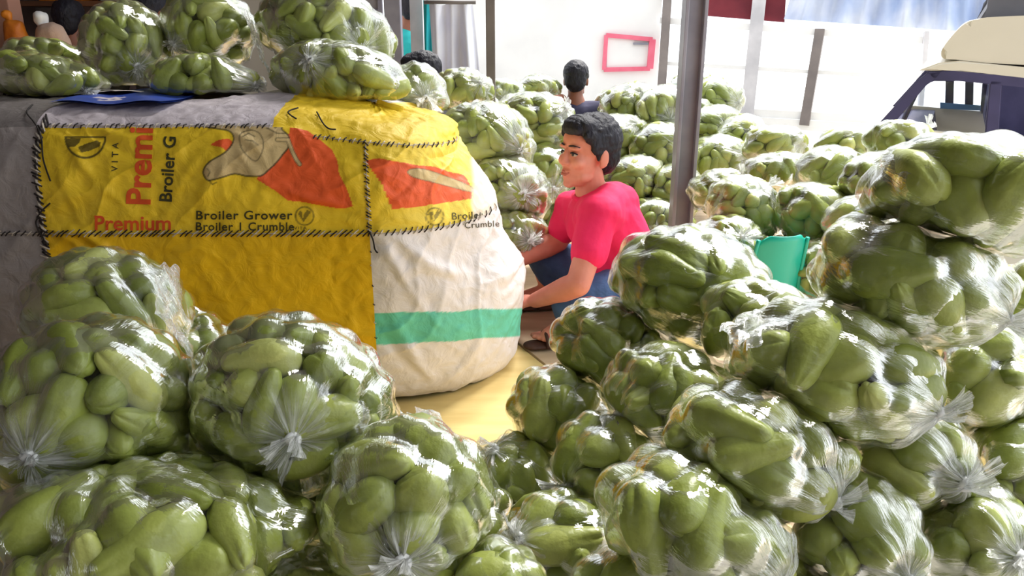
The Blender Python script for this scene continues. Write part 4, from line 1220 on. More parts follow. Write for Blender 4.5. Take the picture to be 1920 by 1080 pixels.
body = head_prims(T_, R_, hs)
body += [('c', neck0, .055, chest + Vector((0, 0, .05)), .075), ('c', chest, .11, mid, .105), ('c', mid, .105, pel, .12), ('c', sh_n, .055, chest, .09), ('c', sh_f, .055, chest, .09)]
body += [('c', sh_n, .050, el_n, .041), ('c', el_n, .041, el_n.lerp(wr_n, .3), .041), ('c', el_n.lerp(wr_n, .3), .041, wr_n, .0265)]
body += [('c', sh_f, .050, el_f, .041), ('c', el_f, .041, el_f.lerp(wr_f, .3), .041), ('c', el_f.lerp(wr_f, .3), .041, wr_f, .0265)]
body += hand_prims(wr_n, (P(955, 566, 2.83) - wr_n), (0, -.3, 1), .98, .5)
body += hand_prims(wr_f, (P(940, 500, 2.95) - wr_f), (0, -.3, 1), .98, .5)
body += [('c', pel, .12, hip_n, .085), ('c', pel, .12, hip_f, .085), ('c', hip_n, .08, kn_n, .058), ('c', hip_f, .08, kn_f, .058),
         ('c', kn_n, .055, an_n, .038), ('c', kn_f, .055, an_f, .038)]
for an, toe in ((an_n, toe_n), (an_f, toe_f)):
    d = (toe - an); d.z = 0; d.normalize(); sd = Vector((-d.y, d.x, 0))
    body += [('c', an + Vector((0, 0, -.01)), .036, an - d * .03 + Vector((0, 0, -.04)), .030), ('c', an, .034, toe - d * .05 + Vector((0, 0, .014)), .026)]
    for k in range(5):
        q = toe - d * (.045 + .006 * abs(k - 1)) + sd * (k - 2) * .016 + Vector((0, 0, .008))
        body.append(('c', q, .012, q + d * (.045 - .006 * k), .009))
bd = blob('body', body, .0042, 4, M_SKIN, man)
face_parts(T_, R_, hs, man)
blob('hair', hair_prims(T_, R_, hs), .0045, 2, M_HAIR, man, wob=.0022, wscale=90)
# shirt: torso and two short sleeves, collar band
sl_n = sh_n.lerp(el_n, .56); sl_f = sh_f.lerp(el_f, .6)
shirt = [('c', chest, .132, mid, .130), ('c', mid, .130, pel + Vector((0, 0, .045)), .130), ('c', sh_n, .074, chest, .118), ('c', sh_f, .074, chest, .115),
         ('c', sh_n, .074, chest + Vector((.03, .0, .07)), .070), ('c', sh_f, .070, chest + Vector((.03, 0, .07)), .070), ('c', neck0 + Vector((.03, .02, -.055)), .066, chest, .12), ('c', neck0 + Vector((.052, .03, -.025)), .040, chest + Vector((.04, .02, .05)), .09),
         ('c', sh_n, .070, sl_n, .062), ('c', sh_f, .068, sl_f, .060)]
blob('shirt', shirt, .006, 5, M_SHIRT, man, wob=.006, wscale=15)
cpts = []
ncen = neck0 + Vector((.006, .004, -.012)); ax_ = (T_(-.04, 0, -.165) - T_(-.012, 0, -.06)).normalized()
ca, cb, _ = basis(ax_)
for i in range(21):
    a = 2 * math.pi * i / 20
    cpts.append(ncen + (ca * math.cos(a) + cb * math.sin(a)) * .064)
tube_obj('collar', cpts, .0085, M_SHIRT, man, 8)
jeans = [('c', pel, .128, pel + Vector((.01, 0, -.02)), .128), ('c', pel, .128, hip_n, .098), ('c', pel, .125, hip_f, .098), ('c', hip_n, .096, kn_n, .072), ('c', hip_f, .096, kn_f, .072),
         ('c', kn_n, .070, an_n + Vector((.01, 0, .05)), .055), ('c', kn_f, .070, an_f + Vector((.01, 0, .05)), .055)]
blob('jeans', jeans, .006, 5, M_JEANS, man, wob=.004, wscale=22)
for an, toe in ((an_n, toe_n), (an_f, toe_f)):
    d = (toe - an); d.z = 0; d.normalize(); sd = Vector((-d.y, d.x, 0))
    heel = Vector((an.x, an.y, .014)) - d * .055; tp = Vector((toe.x, toe.y, .014)) + d * .012
    sole = [('h', [(heel, (.034, .034, .012)), (heel.lerp(tp, .6), (.040, .040, .012)), (tp - d * .01, (.036, .036, .012))])]
    so = blob('sandal', sole, .004, 2, M_SANDAL, man)
    for t, r in ((.45, .040), (.72, .038)):
        c = heel.lerp(tp, t); pts = [c + sd * (math.cos(a) * (r + .003)) + Vector((0, 0, math.sin(a) * (.066 - .04 * (t - .45) * 2) )) for a in [math.pi * k / 10 for k in range(11)]]
        tube_obj('strap', pts, .0065, M_SANDAL, so, 6)
    c = heel + d * .03; pts = [c + sd * (math.cos(a) * .038) - d * math.sin(a) * .045 + Vector((0, 0, .055)) for a in [math.pi * k / 10 for k in range(11)]]
    tube_obj('strap', pts, .006, M_SANDAL, so, 6)

# --- other people, seen from behind or half hidden
def far_person(px, py, d, fwd, label, shirt_mat, trousers_mat, zfloor=0.0, hs=1.0, lean=(0, 0), arm=None, skin=None):
    """head centre at the pixel; sits or stands so that the feet reach zfloor"""
    hp = P(px, py, d)
    f = Vector(fwd).normalized(); T, R = head_frame(hp, f, scale=hs)
    side = Vector((0, 0, 1)).cross(f).normalized()
    neck = T(-.02, 0, -.13); ln = Vector((lean[0], lean[1], 0))
    chest = neck + Vector((0, 0, -.155)) - f * .01 + ln * .5; pel = chest + Vector((0, 0, -.34)) + ln
    root = empty('person', (pel.x, pel.y, zfloor), label, 'person')
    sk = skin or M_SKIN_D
    gap = pel.z - zfloor
    shl = chest + side * .17 + Vector((0, 0, .09)); shr = chest - side * .17 + Vector((0, 0, .09))
    if gap > .65: kn = [pel + side * sg * .1 + Vector((0, 0, -gap * .48)) for sg in (1, -1)]
    else: kn = [pel + side * sg * .14 + f * .36 + Vector((0, 0, max(.0, .42 - gap))) for sg in (1, -1)]
    an = [Vector((k.x, k.y, zfloor + .07)) if gap > .65 else Vector((k.x, k.y, zfloor + .07)) - f * .08 for k in kn]
    bodyp = head_prims(T, R, hs) + [('c', neck, .055, chest, .10), ('c', chest, .11, pel, .11)]
    el = []; wr = []
    for sg, sh in ((1, shl), (-1, shr)):
        if arm and arm[0] == sg: e, w = P(*arm[1]), P(*arm[2])
        else: e = sh + Vector((0, 0, -.24)) + f * .08 + side * sg * .05; w = e + f * .20 + Vector((0, 0, -.06)) - side * sg * .05
        el.append(e); wr.append(w)
        bodyp += [('c', chest, .08, sh, .05), ('c', sh, .046, e, .038), ('c', e, .038, w, .026)] + hand_prims(w, w - e, (0, 0, 1), 1.0, .5)
    for k, a, sg in zip(kn, an, (1, -1)):
        bodyp += [('c', pel + side * sg * .08, .08, k, .055), ('c', k, .052, a, .036), ('c', a, .034, a + f * .15 + Vector((0, 0, -.035)), .026)]
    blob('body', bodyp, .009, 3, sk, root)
    blob('hair', hair_prims(T, R, hs), .007, 1, M_HAIR, root, wob=.003, wscale=80)
    sp = [('c', chest, .128, pel + Vector((0, 0, .04)), .128), ('c', neck + Vector((0, 0, -.05)), .070, chest, .12)]
    for sg, sh, e in ((1, shl, el[0]), (-1, shr, el[1])):
        sp += [('c', chest + Vector((0, 0, .05)), .10, sh, .066), ('c', sh, .066, sh.lerp(e, .7), .056)]
    blob('shirt', sp, .010, 4, shirt_mat, root, wob=.004, wscale=15)
    tp = [('c', pel + side * .06, .12, pel - side * .06, .12)]
    for k, a, sg in zip(kn, an, (1, -1)):
        tp += [('c', pel + side * sg * .08, .10, k, .075), ('c', k, .072, a + Vector((0, 0, .05)), .056)]
    blob('trousers', tp, .011, 3, trousers_mat, root)
    for a in an:
        blob('shoe', [('h', [(a + Vector((0, 0, -.045)) - f * .04, (.036, .036, .026)), (a + f * .15 + Vector((0, 0, -.05)), (.036, .036, .020)), (a, (.036, .036, .03))])], .009, 2, M_BLACKCL, root)
    return root
far_person(1080, 152, 4.85, (.15, 1, -.08), 'dark-haired man in navy shirt seen from behind among the heaped bags', M_NAVY, M_BLACKCL, lean=(.03, 0), hs=.88, arm=(1, (1052, 188, 4.8), (1022, 190, 4.6)))
far_person(132, 42, 4.55, (-.1, 1, 0), 'dark-haired person in black seen from behind at the left wall', M_BLACKCL, M_BLACKCL, hs=.90)
far_person(292, 28, 4.5, (.6, .8, 0), 'dark head half hidden between the two upright bags on the bale', M_BLACKCL, M_BLACKCL, hs=.95)
far_person(788, 146, 4.0, (-.9, .3, -.1), 'dark-haired person half hidden behind the white-necked bag', M_BLACKCL, M_BLACKCL, hs=.92)
far_person(764, 18, 5.6, (-.4, 1, 0), 'person in a teal top glimpsed between the dark post and the pale pillar', M_TEALCL, M_BLACKCL, zfloor=-.0, hs=.9)
# ------------------------------------------------------------------ posts, curtain, things at the back left
def post(px0, py0, px1, py1, d, wpx, mat, label, depth=.06, ztop=3.2, flange=False, zbot=0.0, name='steel_post'):
    a = P(px0, py0, d); b = P(px1, py1, d)
    w = wpx / F * d
    x, y = (a.x + b.x) / 2, (a.y + b.y) / 2
    r = empty(name, (x, y, zbot), label, 'post')
    if flange:      # H-section: web and two flanges
        box_obj('web', (x, y, (zbot + ztop) / 2), (w * .8, .012, ztop - zbot - .02), mat, r, bev=0)
        box_obj('flange', (x - w * .42, y, (zbot + ztop) / 2), (w * .16, depth, ztop - zbot - .02), mat, r, bev=.003)
        box_obj('flange', (x + w * .42, y, (zbot + ztop) / 2), (w * .16, depth, ztop - zbot - .02), mat, r, bev=.003)
    else:
        box_obj('shaft', (x, y, (zbot + ztop) / 2), (w, depth, ztop - zbot - .02), mat, r, bev=.006)
    box_obj('base_plate', (x, y, zbot + .006), (w * 2, depth * 1.8, .012), mat, r, bev=.002)
    return r
post(1300, 0, 1278, 440, 3.45, 40, M_STEEL_D, 'thick grey H-section steel post right of the crouching man', .09, 3.2, True)
post(919, 0, 921, 190, 4.15, 17, M_STEEL_M, 'thin rust-grey steel post above the pale bags behind the bale', .04)
post(738, 0, 738, 90, 4.5, 30, M_STEEL_D, 'dark grey post at the back, right of the stack on the bale', .08)
post(783, 0, 782, 95, 5.0, 24, M_STEEL_L, 'pale round-edged pillar beside the hanging curtain', .08, name='pillar')
post(14, 0, 14, 90, 4.4, 40, M_WALL_SALMON, 'salmon painted pillar at the left edge', .12, name='pillar')
def panel_box(name, px0, py0, px1, py1, d, mat, label, cat, th=.02, bev=.004, z0=None):
    a = P(px0, py0, d); b = P(px1, py1, d)
    zt = max(a.z, b.z); zb = min(a.z, b.z) if z0 is None else z0
    y = (a.y + b.y) / 2
    o = box_obj(name, ((a.x + b.x) / 2, y, (zt + zb) / 2), (abs(b.x - a.x), th, zt - zb), mat, None, bev=bev)
    return tag(o, label, cat)
# grey sheet door behind the stack
dr = empty('sheet_door', (P(685, 40, 5.0).x, P(685, 40, 5.0).y, 0), 'grey metal sheet door behind the stack on the bale', 'door')
a = P(655, 0, 5.0); b = P(717, 0, 5.0); yb = a.y
M_DOOR = surf('grey_sheet', rgb(150, 146, 150), rgb(128, 124, 130), 3, .5)
box_obj('leaf', ((a.x + b.x) / 2, yb, 1.05), (b.x - a.x, .03, 2.1), M_DOOR, dr)
for xx in (a.x + .012, b.x - .012): box_obj('stile', (xx, yb - .02, 1.05), (.03, .03, 2.1), M_STEEL_D, dr)
for zz in (.02, 1.1, 2.09): box_obj('rail', ((a.x + b.x) / 2, yb - .02, zz), (b.x - a.x - .05, .02, .03), M_STEEL_D, dr)

M_CURTAIN = surf('bluish_white_tarp', rgb(236, 236, 246), rgb(222, 222, 238), 5, .5)
def curtain(name, px0, px1, ytop, ybot, d, mat, label, folds=7, amp=.035, cat='curtain', skew=0.0, seed=1, ztop=None, th=.004):
    r = random.Random(seed)
    a = P(px0, ytop, d); b = P(px1, ytop, d); c = P(px0, ybot, d)
    zt = a.z if ztop is None else ztop; zb = c.z
    nu, nv = folds * 10, 16
    v = []; f = []
    ph = [r.uniform(0, 6) for _ in range(4)]
    for j in range(nv + 1):
        t = j / nv
        for i in range(nu + 1):
            u = i / nu
            x = a.x + (b.x - a.x) * u + skew * t * (b.x - a.x) * (.4 + u)
            y = a.y + amp * (math.sin(u * folds * 2 * math.pi + ph[0] + t * 1.5) + .5 * math.sin(u * folds * 3.7 + ph[1] - t * 2)) * (.4 + .6 * t)
            v.append((x, y, zt + (zb - zt) * t + .01 * math.sin(u * 9 + ph[2])))
    for j in range(nv):
        for i in range(nu):
            k = j * (nu + 1) + i
            f.append((k, k + 1, k + nu + 2, k + nu + 1))
    n = len(v)
    v += [(x, y + th, z) for x, y, z in v]
    f += [(q[3] + n, q[2] + n, q[1] + n, q[0] + n) for q in f]
    me = mesh_pd(name, v, f)
    o = link(name, me, mat, None, smooth=True)
    return tag(o, label, cat)
curtain('tarp_curtain', 804, 886, 6, 165, 4.75, M_CURTAIN, 'bluish white tarpaulin curtain hanging in long folds at the back', 3, .05, skew=.12, seed=3)
curtain('cloth_strip', 793, 806, 0, 98, 4.85, M_TEALCL, 'narrow teal cloth hanging at the edge of the tarpaulin curtain', 1, .02, seed=4, cat='cloth')
tube_obj_ = tube_obj('curtain_rail', [P(795, 4, 4.73), P(892, 4, 4.73)], .012, M_STEEL_M)
tag(tube_obj_, 'thin rail carrying the tarpaulin curtain', 'rail')

# shelf corner at far left: orange sack, white sack, shelf board
M_ORANGE = surf('orange_plastic', rgb(214, 128, 30), rgb(170, 84, 22), 9, .5, .4, 30)
M_SACKW = surf('pale_sacking', rgb(206, 178, 160), rgb(176, 146, 130), 9, .8, .4, 40)
M_BOARD = surf('brown_board', rgb(120, 78, 50), rgb(92, 58, 38), 6, .7, stretch=(1, 8, 8))
def slump(name, px, py, d, w, h, mat, label, cat, zbase):
    r = empty(name, (P(px, py, d).x, P(px, py, d).y, zbase), label, cat)
    c = P(px, py, d); a = w / 2 * d / F; zt = c.z + h / 2 * d / F
    hh = (zt - zbase)
    blob('sack_body', [('h', [((c.x, c.y, zbase + a * .6), (a * 1.1, a * .9, a * .6)), ((c.x, c.y, zt - a * .9), (a * .8, a * .7, a * .4))])], .009, 3, mat, r, wob=.008, wscale=16)
    blob('tied_neck', [('c', Vector((c.x - a * .3, c.y, zt - a * .62)), a * .26, Vector((c.x - a * .45, c.y, zt - a * .2)), a * .42)], .008, 2, mat if mat is M_ORANGE else M_WHITE, r, wob=.006, wscale=30)
    return r
slump('sack', 28, 56, 4.2, 46, 64, M_ORANGE, 'orange plastic sack beside the salmon pillar', 'sack', .78)
slump('sack', 96, 58, 4.24, 66, 60, M_SACKW, 'pale sack with a bunched white top left of the dark-haired person', 'sack', .78)
tb = empty('side_table', (P(66, 60, 4.22).x, P(66, 60, 4.22).y, 0), 'brown wooden side table under the orange and pale sacks', 'table')
tx, ty = tb.location.x, tb.location.y
box_obj('table_top', (tx, ty, .765), (.42, .26, .03), M_BOARD, tb)
for sx_ in (-1, 1):
    for sy_ in (-1, 1): box_obj('leg', (tx + sx_ * .18, ty + sy_ * .10, .375), (.04, .04, .75), M_BOARD, tb)
sh = empty('wall_shelf', (P(180, 8, 5.0).x, 5.15, 1.1), 'brown wooden shelf along the back left wall', 'shelf')
y_s = 5.22
zs = P(180, 8, 5.0).z
box_obj('shelf_board', (-2.9, y_s, zs), (2.3, .30, .03), M_BOARD, sh)
for xx in (-3.9, -2.9, -1.95): box_obj('bracket', (xx, y_s + .05, zs - .09), (.03, .18, .14), M_STEEL_M, sh)
bx = [(-3.35, M_WHITE, 'white carton on the wall shelf left of the dark-haired person'), (-2.72, M_ORANGE, 'orange carton on the wall shelf above the dark-haired person'), (-2.35, M_WALL_GREY, 'grey carton at the right end of the wall shelf')]
for x_, m_, l_ in bx:
    bxo = empty('carton', (x_, y_s, zs + .015), l_, 'box')
    box_obj('carton_body', (x_, y_s, zs + .095), (.26, .2, .158), m_, bxo)
    for s_ in (-1, 1): box_obj('flap', (x_ + s_ * .066, y_s, zs + .179), (.13, .2, .006), m_, bxo, bev=.001)
# blue sheet on the bale
M_BLUE = surf('blue_tarp', rgb(38, 72, 170), rgb(28, 56, 140), 8, .4)
ss = [(-1.40, 2.20), (-1.02, 2.20), (-1.0, 2.62), (-1.42, 2.62)]
v = []; f = []
for j in range(9):
    for i in range(17):
        u, t = i / 16, j / 8
        v.append((-1.24 + .30 * u, 2.19 + .40 * t, .842 + .005 * math.sin(u * 9 + t * 5)))
for j in range(8):
    for i in range(16):
        k = j * 17 + i; f.append((k, k + 1, k + 18, k + 17))
n = len(v); v += [(x, y, z - .004) for x, y, z in v]; f += [tuple(q + n for q in reversed(g)) for g in f]
tag(link('blue_sheet', mesh_pd('blue_sheet', v, f), M_BLUE, None, smooth=True), 'blue plastic sheet under the bright flat bag on the bale', 'sheet')

# ------------------------------------------------------------------ child's chair, teal plastic
M_TEALP = surf('teal_plastic', rgb(30, 182, 158), rgb(24, 168, 146), 3, .32, spec=.5)
def chair():
    c0 = on_z(1450, 560, 0); d = 2.62
    base = P(1452, 520, d)
    yaw = math.radians(12)
    r = empty('childs_chair', (base.x, base.y, 0), 'small teal plastic chair standing among the bags', 'chair')
    Rz = Matrix.Rotation(yaw, 3, 'Z')
    def W_(x, y, z): return Vector((base.x, base.y, 0)) + Rz @ Vector((x, y, z))
    zt = P(1450, 428, d).z; zs = zt - .25
    # backrest (towards the camera): curved sheet, wider at the seat
    v = []; f = []; nu, nv = 20, 14
    for side in (0, 1):
        for j in range(nv + 1):
            t = j / nv
            hw = .084 + .012 * (1 - t) - .012 * max(0, (t - .9) / .1) ** 2
            for i in range(nu + 1):
                u = -1 + 2 * i / nu
                corner = .018 * max(0, abs(u) - .75) / .25 * (1 if t > .97 else 0)
                x = hw * u; y = -.012 - .05 * t + .035 * u * u + (.006 if side else 0); z = zs + (zt - zs) * t - corner
                v.append(W_(x, y, z))
    m = (nu + 1) * (nv + 1)
    for j in range(nv):
        for i in range(nu):
            k = j * (nu + 1) + i
            f.append((k, k + 1, k + nu + 2, k + nu + 1)); f.append((k + m, k + nu + 1 + m, k + nu + 2 + m, k + 1 + m))
    for i in range(nu): f.append((i + m, i + 1 + m, i + 1, i)); k = nv * (nu + 1) + i; f.append((k, k + 1, k + 1 + m, k + m))
    for j in range(nv):
        k = j * (nu + 1); f.append((k, k + nu + 1, k + nu + 1 + m, k + m)); k += nu; f.append((k + m, k + nu + 1 + m, k + nu + 1, k))
    link('backrest', mesh_pd('backrest', v, f), M_TEALP, r, smooth=True)
    for s_ in (-1, 1):     # rolled side edges running down into the rear legs
        tube_obj('back_edge', [W_(s_ * (.086 + .010 * (1 - t)), .022 - .05 * t, zs + (zt - zs - .015) * t) for t in (0, .3, .6, .9, 1)], .007, M_TEALP, r)
    bm = bmesh.new(); add_box(bm, W_(0, .10, zs), (.20, .22, .016), Rz, .006)
    link('seat', bm_mesh('seat', bm), M_TEALP, r)
    for s_ in (-1, 1):
        pts = [W_(s_ * .098, -.0, zs + .13), W_(s_ * .112, .06, zs + .115), W_(s_ * .112, .16, zs + .11), W_(s_ * .108, .19, zs + .08), W_(s_ * .104, .19, zs)]
        tube_obj('armrest', pts, .010, M_TEALP, r)
        for y_ in (.0, .20):
            q0 = W_(s_ * .092, y_, zs); q1 = W_(s_ * .115, y_ + (.03 if y_ > .1 else -.03), .0)
            bm = bmesh.new(); bar_between(bm, q0, q1, .026, .022); link('leg', bm_mesh('leg', bm), M_TEALP, r)
    bm = bmesh.new(); add_box(bm, W_(0, .10, zs * .5), (.20, .012, .014), Rz, .002); link('stretcher', bm_mesh('stretcher', bm), M_TEALP, r)
chair()

# ------------------------------------------------------------------ outside: white wall with red frame, stake truck, van
ZG = -.9
wy = P(1060, 60, 7.6).y
x0 = P(885, 60, 7.6).x; x1 = P(1238, 60, 7.6).x
wo = box_obj('wall_outdoor', ((x0 + x1) / 2, wy + .1, .9), (x1 - x0, .2, 3.6), M_WHITE, None, bev=0)
tag(wo, kind='structure')
M_REDF = surf('overexposed_red_paint', rgb(232, 120, 144), rgb(222, 100, 126), 6, .6)  # red lightened to pink, the overexposure put into the colour
hf = empty('hatch_frame', (P(1180, 100, 7.6).x, wy - .03, P(1180, 132, 7.6).z), 'overexposed pinkish red rectangular hatch frame on the white wall', 'hatch')
c = [P(x, y, 7.58) for x, y in ((1137, 66), (1224, 74), (1222, 130), (1135, 132))]
for i, w in ((0, .03), (1, .06), (2, .03), (3, .035)):
    p, q = c[i].copy(), c[(i + 1) % 4].copy(); p.y = q.y = wy - .02
    bar_obj('frame_bar', p, q, w, .04, M_REDF, hf)
bar_obj('handle', Vector((P(1188, 82, 7.58).x, wy - .03, P(1188, 82, 7.58).z)), Vector((P(1216, 82, 7.58).x, wy - .03, P(1216, 82, 7.58).z)), .02, .02, M_STEEL_D, hf)
v4 = [Vector((p.x, wy - .004, p.z)) for p in c]
box_obj('hatch_leaf', ((v4[0].x + v4[1].x) / 2, wy - .006, (v4[0].z + v4[2].z) / 2), (v4[1].x - v4[0].x - .03, .012, v4[0].z - v4[2].z - .02), M_WHITE, hf, bev=0)

tk = empty('stake_truck', (P(1450, 200, 6.5).x, P(1450, 200, 6.5).y, ZG), 'white stake-bed truck with maroon sideboard and tarpaulin, parked outside', 'truck')
def tdep(px): return 7.5 + (px - 1240) / (1760 - 1240) * (6.7 - 7.5)
def tp(px, py, o=0.0):
    p = P(px, py, tdep(px) + o); return p
M_TWH = M_WHITE
M_MAROON = surf('maroon_board', rgb(138, 60, 70), rgb(118, 48, 60), 5, .6)
for (xa, ya, xb, yb_, w, m) in ((1238, 38, 1790, 80, .055, M_TWH), (1238, 118, 1790, 150, .035, M_TWH), (1300, 205, 1790, 232, .07, M_TWH), (1300, 222, 1790, 252, .09, M_TWH)):
    bar_obj('rail', tp(xa, ya), tp(xb, yb_), .03, w, m, tk)
for (xa, ya, xb, yb_, w, m) in ((1254, -40, 1234, 262, 16, M_STEEL_M), (1428, -40, 1398, 240, 24, M_STEEL_L), (1538, 55, 1508, 235, 17, M_STEEL_M), (1737, 60, 1722, 245, 8, M_STEEL_L)):
    bar_obj('stake', tp(xa, ya, -.04), tp(xb, yb_, -.04), w / F * tdep(xa), .05, m, tk)
for (xa, xb, y0, y1) in ((1302, 1475, -30, 34),):
    a, b, c_, d_ = tp(xa, y0, .03), tp(xb, y0, .03), tp(xb - 4, y1 + 8, .03), tp(xa, y1 - 6, .03)
    bm = bmesh.new(); bm.faces.new([bm.verts.new(p) for p in (a, b, c_, d_)]); bmesh.ops.solidify(bm, geom=bm.faces[:], thickness=.03)
    link('sideboard', bm_mesh('sideboard', bm), M_MAROON, tk)
# tarpaulin slung over the load
M_TARP = surf('white_blue_tarp', rgb(214, 218, 230), rgb(150, 168, 205), 2.2, .5)
v = []; f = []; nu, nv = 60, 12
for j in range(nv + 1):
    for i in range(nu + 1):
        u, t = i / nu, j / nv
        px = 1470 + 380 * u + 30 * (1 - t) * (1 - u); py = -60 + t * (96 + 26 * u) 
        p = tp(px, py, -.02 + .06 * math.sin(u * 26 + t * 3) * (.3 + .7 * t) + .03 * math.sin(u * 61))
        v.append(p)
for j in range(nv):
    for i in range(nu):
        k = j * (nu + 1) + i; f.append((k, k + nu + 1, k + nu + 2, k + 1))
n = len(v); v += [p + Vector((0, .006, 0)) for p in v]; f += [tuple(q + n for q in reversed(g)) for g in f]
link('tarpaulin', mesh_pd('tarpaulin', v, f), M_TARP, tk, smooth=True)
# bed, chassis, wheels of the truck (below the platform edge)
a = tp(1238, 250, .1); b = tp(1790, 275, .1)
dirv = (b - a); dirv.z = 0; L_ = dirv.length; dirv.normalize(); nrm = Vector((-dirv.y, dirv.x, 0))
Rt = Matrix.Rotation(math.atan2(dirv.y, dirv.x), 3, 'Z')
cen = (a + b) / 2 + nrm * 1.0; zb = min(a.z, b.z) - .12
box_obj('bed', (cen.x, cen.y, zb), (L_, 2.0, .12), M_TWH, tk, Rt)
box_obj('chassis', (cen.x, cen.y, zb - .14), (L_ * .95, .8, .14), M_STEEL_D, tk, Rt)
M_TYRE = surf('tyre_rubber', rgb(40, 40, 42), None, 20, .8)
for t_ in (.22, .78):
    for o_ in (.15, 1.85):
        c_ = a + dirv * (L_ * t_) + nrm * o_; cz = ZG + .36
        axv = nrm
        w_ = empty('w', (0, 0, 0)); bpy.data.objects.remove(w_)
        bm = bmesh.new()
        pts = [Vector((c_.x, c_.y, cz)) + axv * k for k in (-.11, -.1, .1, .11)]
        tube_into(bm, pts, [.30, .36, .36, .30], 24)
        wh = link('wheel', bm_mesh('wheel', bm), M_TYRE, tk)
        bm = bmesh.new(); tube_into(bm, [Vector((c_.x, c_.y, cz)) + axv * k for k in (-.115, .115)], .17, 16)
        link('hub', bm_mesh('hub', bm), M_STEEL_L, wh)

# ---- van: cab seen from the side
VD = 4.55
vn = empty('van', (P(1900, 200, VD).x + .6, P(1900, 200, VD).y + .7, ZG), 'cream van with raised roof and dark window frames parked at right', 'van')
M_CREAM = surf('cream_paint', rgb(216, 208, 190), rgb(206, 198, 180), 1.5, .3, spec=.5)
M_VDARK = surf('dark_trim', rgb(66, 62, 98), rgb(52, 50, 80), 4, .5)
M_VSEAT = surf('seat_fabric', rgb(84, 84, 130), rgb(64, 64, 106), 6, .8)
M_GREYTOP = surf('grey_rubber_sheet', rgb(96, 96, 104), rgb(84, 84, 92), 4, .6)
M_VBLUE = surf('blue_panel', rgb(90, 140, 190), rgb(70, 120, 175), 4, .5)
VLAT = Vector((.47, .88, 0)).normalized()   # across the van
VP0 = P(1760, 200, VD); VP0.z = H
def vp(px, py, o=0.0):
    """point on the near side plane of the van, pushed back by o"""
    r = ray(px, py); k = VP0.dot(VLAT) / r.dot(VLAT)
    return Vector((0, 0, H)) + r * k + VLAT * o
def slab(name, pts, y0, y1, mat, parent, bev=0.0, smooth=False):
    bm = bmesh.new()
    A = [bm.verts.new(vp(x, y, y0)) for x, y in pts]; B = [bm.verts.new(vp(x, y, y1)) for x, y in pts]
    n = len(pts)
    bm.faces.new(A); bm.faces.new(B[::-1])
    for i in range(n): bm.faces.new((A[i], B[i], B[(i + 1) % n], A[(i + 1) % n]))
    if bev: bmesh.ops.bevel(bm, geom=[e for e in bm.edges if abs((e.verts[0].co - e.verts[1].co).dot(VLAT)) < 1e-5], offset=bev, segments=3, affect='EDGES')
    return link(name, bm_mesh(name, bm), mat, parent, smooth)
VW = 1.5
slab('raised_roof', smooth_poly([(1768, 110), (1764, 98), (1772, 84), (1790, 62), (1810, 44), (1835, 36), (1900, 30), (2300, 20), (2600, 40), (2600, 128), (2300, 128), (1920, 122), (1790, 112)], 3), .02, VW, M_CREAM, vn, .03, False)
slab('roof_edge', [(1722, 132), (1760, 118), (1800, 114), (1920, 126), (2600, 136), (2600, 170), (1920, 146), (1800, 134)], 0, VW + .02, M_CREAM, vn, .01)
slab('roof_load', [(1836, 40), (1862, 0), (1872, -40), (2300, -60), (2420, 40), (2100, 44)], .15, VW - .1, M_GREYTOP, vn, .02)
for o_ in (0, VW - .06):
    slab('windscreen_pillar', [(1640, 240), (1722, 150), (1740, 136), (1770, 132), (1752, 152), (1736, 158), (1664, 246)], o_, o_ + .06, M_VDARK, vn, .006)
    slab('window_header', [(1736, 134), (1800, 132), (1920, 146), (2600, 168), (2600, 190), (1920, 164), (1800, 152), (1752, 152)], o_, o_ + .06, M_VDARK, vn, .006)
    slab('door_pillar', [(1856, 150), (1880, 152), (1872, 262), (1846, 262)], o_, o_ + .06, M_VDARK, vn, .006)
    slab('door_lower', [(1560, 300), (1650, 240), (1690, 240), (1860, 256), (2600, 290), (2600, 640), (1620, 600), (1560, 560)], o_, o_ + .05, M_CREAM, vn, .01)
    slab('rear_body', [(2140, 160), (2600, 176), (2600, 290), (2140, 270)], o_, o_ + .05, M_CREAM, vn, .01)
M_GLASS, nt, b_, N, L = mat_new('window_glass')
N.remove(b_)
tr = N.new('ShaderNodeBsdfTransparent'); tr.inputs['Color'].default_value = (.9, .92, .95, 1); gl = N.new('ShaderNodeBsdfGlossy'); gl.inputs['Roughness'].default_value = .03
mx = N.new('ShaderNodeMixShader'); fr = N.new('ShaderNodeFresnel'); fr.inputs['IOR'].default_value = 1.45
L.new(fr.outputs[0], mx.inputs[0]); L.new(tr.outputs[0], mx.inputs[1]); L.new(gl.outputs[0], mx.inputs[2]); L.new(mx.outputs[0], N['Material Output'].inputs['Surface'])
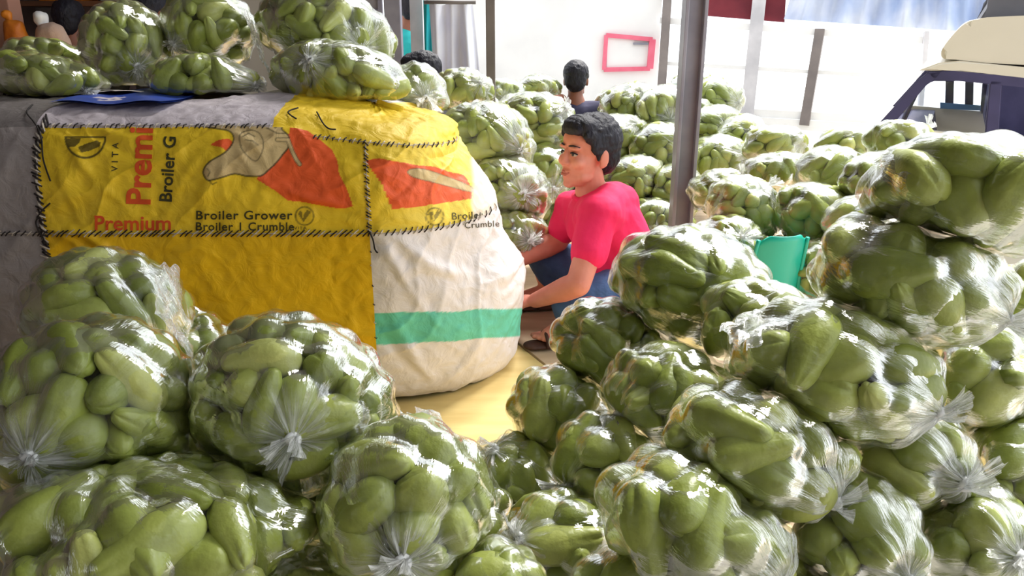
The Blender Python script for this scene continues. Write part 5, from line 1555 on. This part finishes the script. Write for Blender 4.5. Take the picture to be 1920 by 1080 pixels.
for o_ in (.03, VW - .04):
    slab('side_window', [(1668, 242), (1738, 158), (1752, 154), (1800, 154), (1857, 160), (1850, 256)], o_, o_ + .006, M_GLASS, vn)
slab('seat_back', [(1868, 158), (1900, 150), (1990, 160), (2010, 300), (1860, 300), (1852, 258)], .25, .75, M_VSEAT, vn, .03)
slab('seat_back', [(1868, 158), (1900, 150), (1990, 160), (2010, 300), (1860, 300), (1852, 258)], .85, 1.35, M_VSEAT, vn, .03)
slab('dashboard', [(1640, 262), (1690, 246), (1740, 250), (1745, 300), (1640, 300)], .08, VW - .08, M_VDARK, vn, .02)
slab('door_sill_trim', [(1752, 232), (1848, 240), (1848, 252), (1752, 246)], VW - .10, VW - .07, M_VBLUE, vn, .004)
for px_ in (1775, 1822): slab('inner_post', [(px_ - 10, 156), (px_ + 10, 157), (px_ + 8, 246), (px_ - 12, 246)], VW - .06, VW - .02, M_VDARK, vn, .004)
sw = [vp(1698, 214, .35) + VLAT * (.085 * math.sin(a)) + Vector((.03 * math.cos(a), 0, .085 * math.cos(a))) for a in [2 * math.pi * k / 20 for k in range(21)]]
tube_obj('steering_wheel', sw, .012, M_VDARK, vn, 8)
bar_obj('steering_column', vp(1698, 214, .35), vp(1680, 252, .35), .03, .03, M_VDARK, vn)
slab('front', [(1548, 300), (1640, 242), (1660, 246), (1620, 300), (1620, 600), (1550, 570)], .04, VW - .04, M_CREAM, vn, .02)
for xw in (1700, 2150):
    c_ = vp(xw, 300); c_.z = ZG + .30
    for o_ in (.12, VW - .12):
        bm = bmesh.new(); tube_into(bm, [Vector((c_.x, c_.y, c_.z)) + VLAT * (o_ + k) for k in (-.09, -.08, .08, .09)], [.25, .30, .30, .25], 24)
        wh = link('wheel', bm_mesh('wheel', bm), M_TYRE, vn)
        bm = bmesh.new(); tube_into(bm, [Vector((c_.x, c_.y, c_.z)) + VLAT * (o_ + k) for k in (-.095, .095)], .15, 16)
        link('hub', bm_mesh('hub', bm), M_STEEL_L, wh)
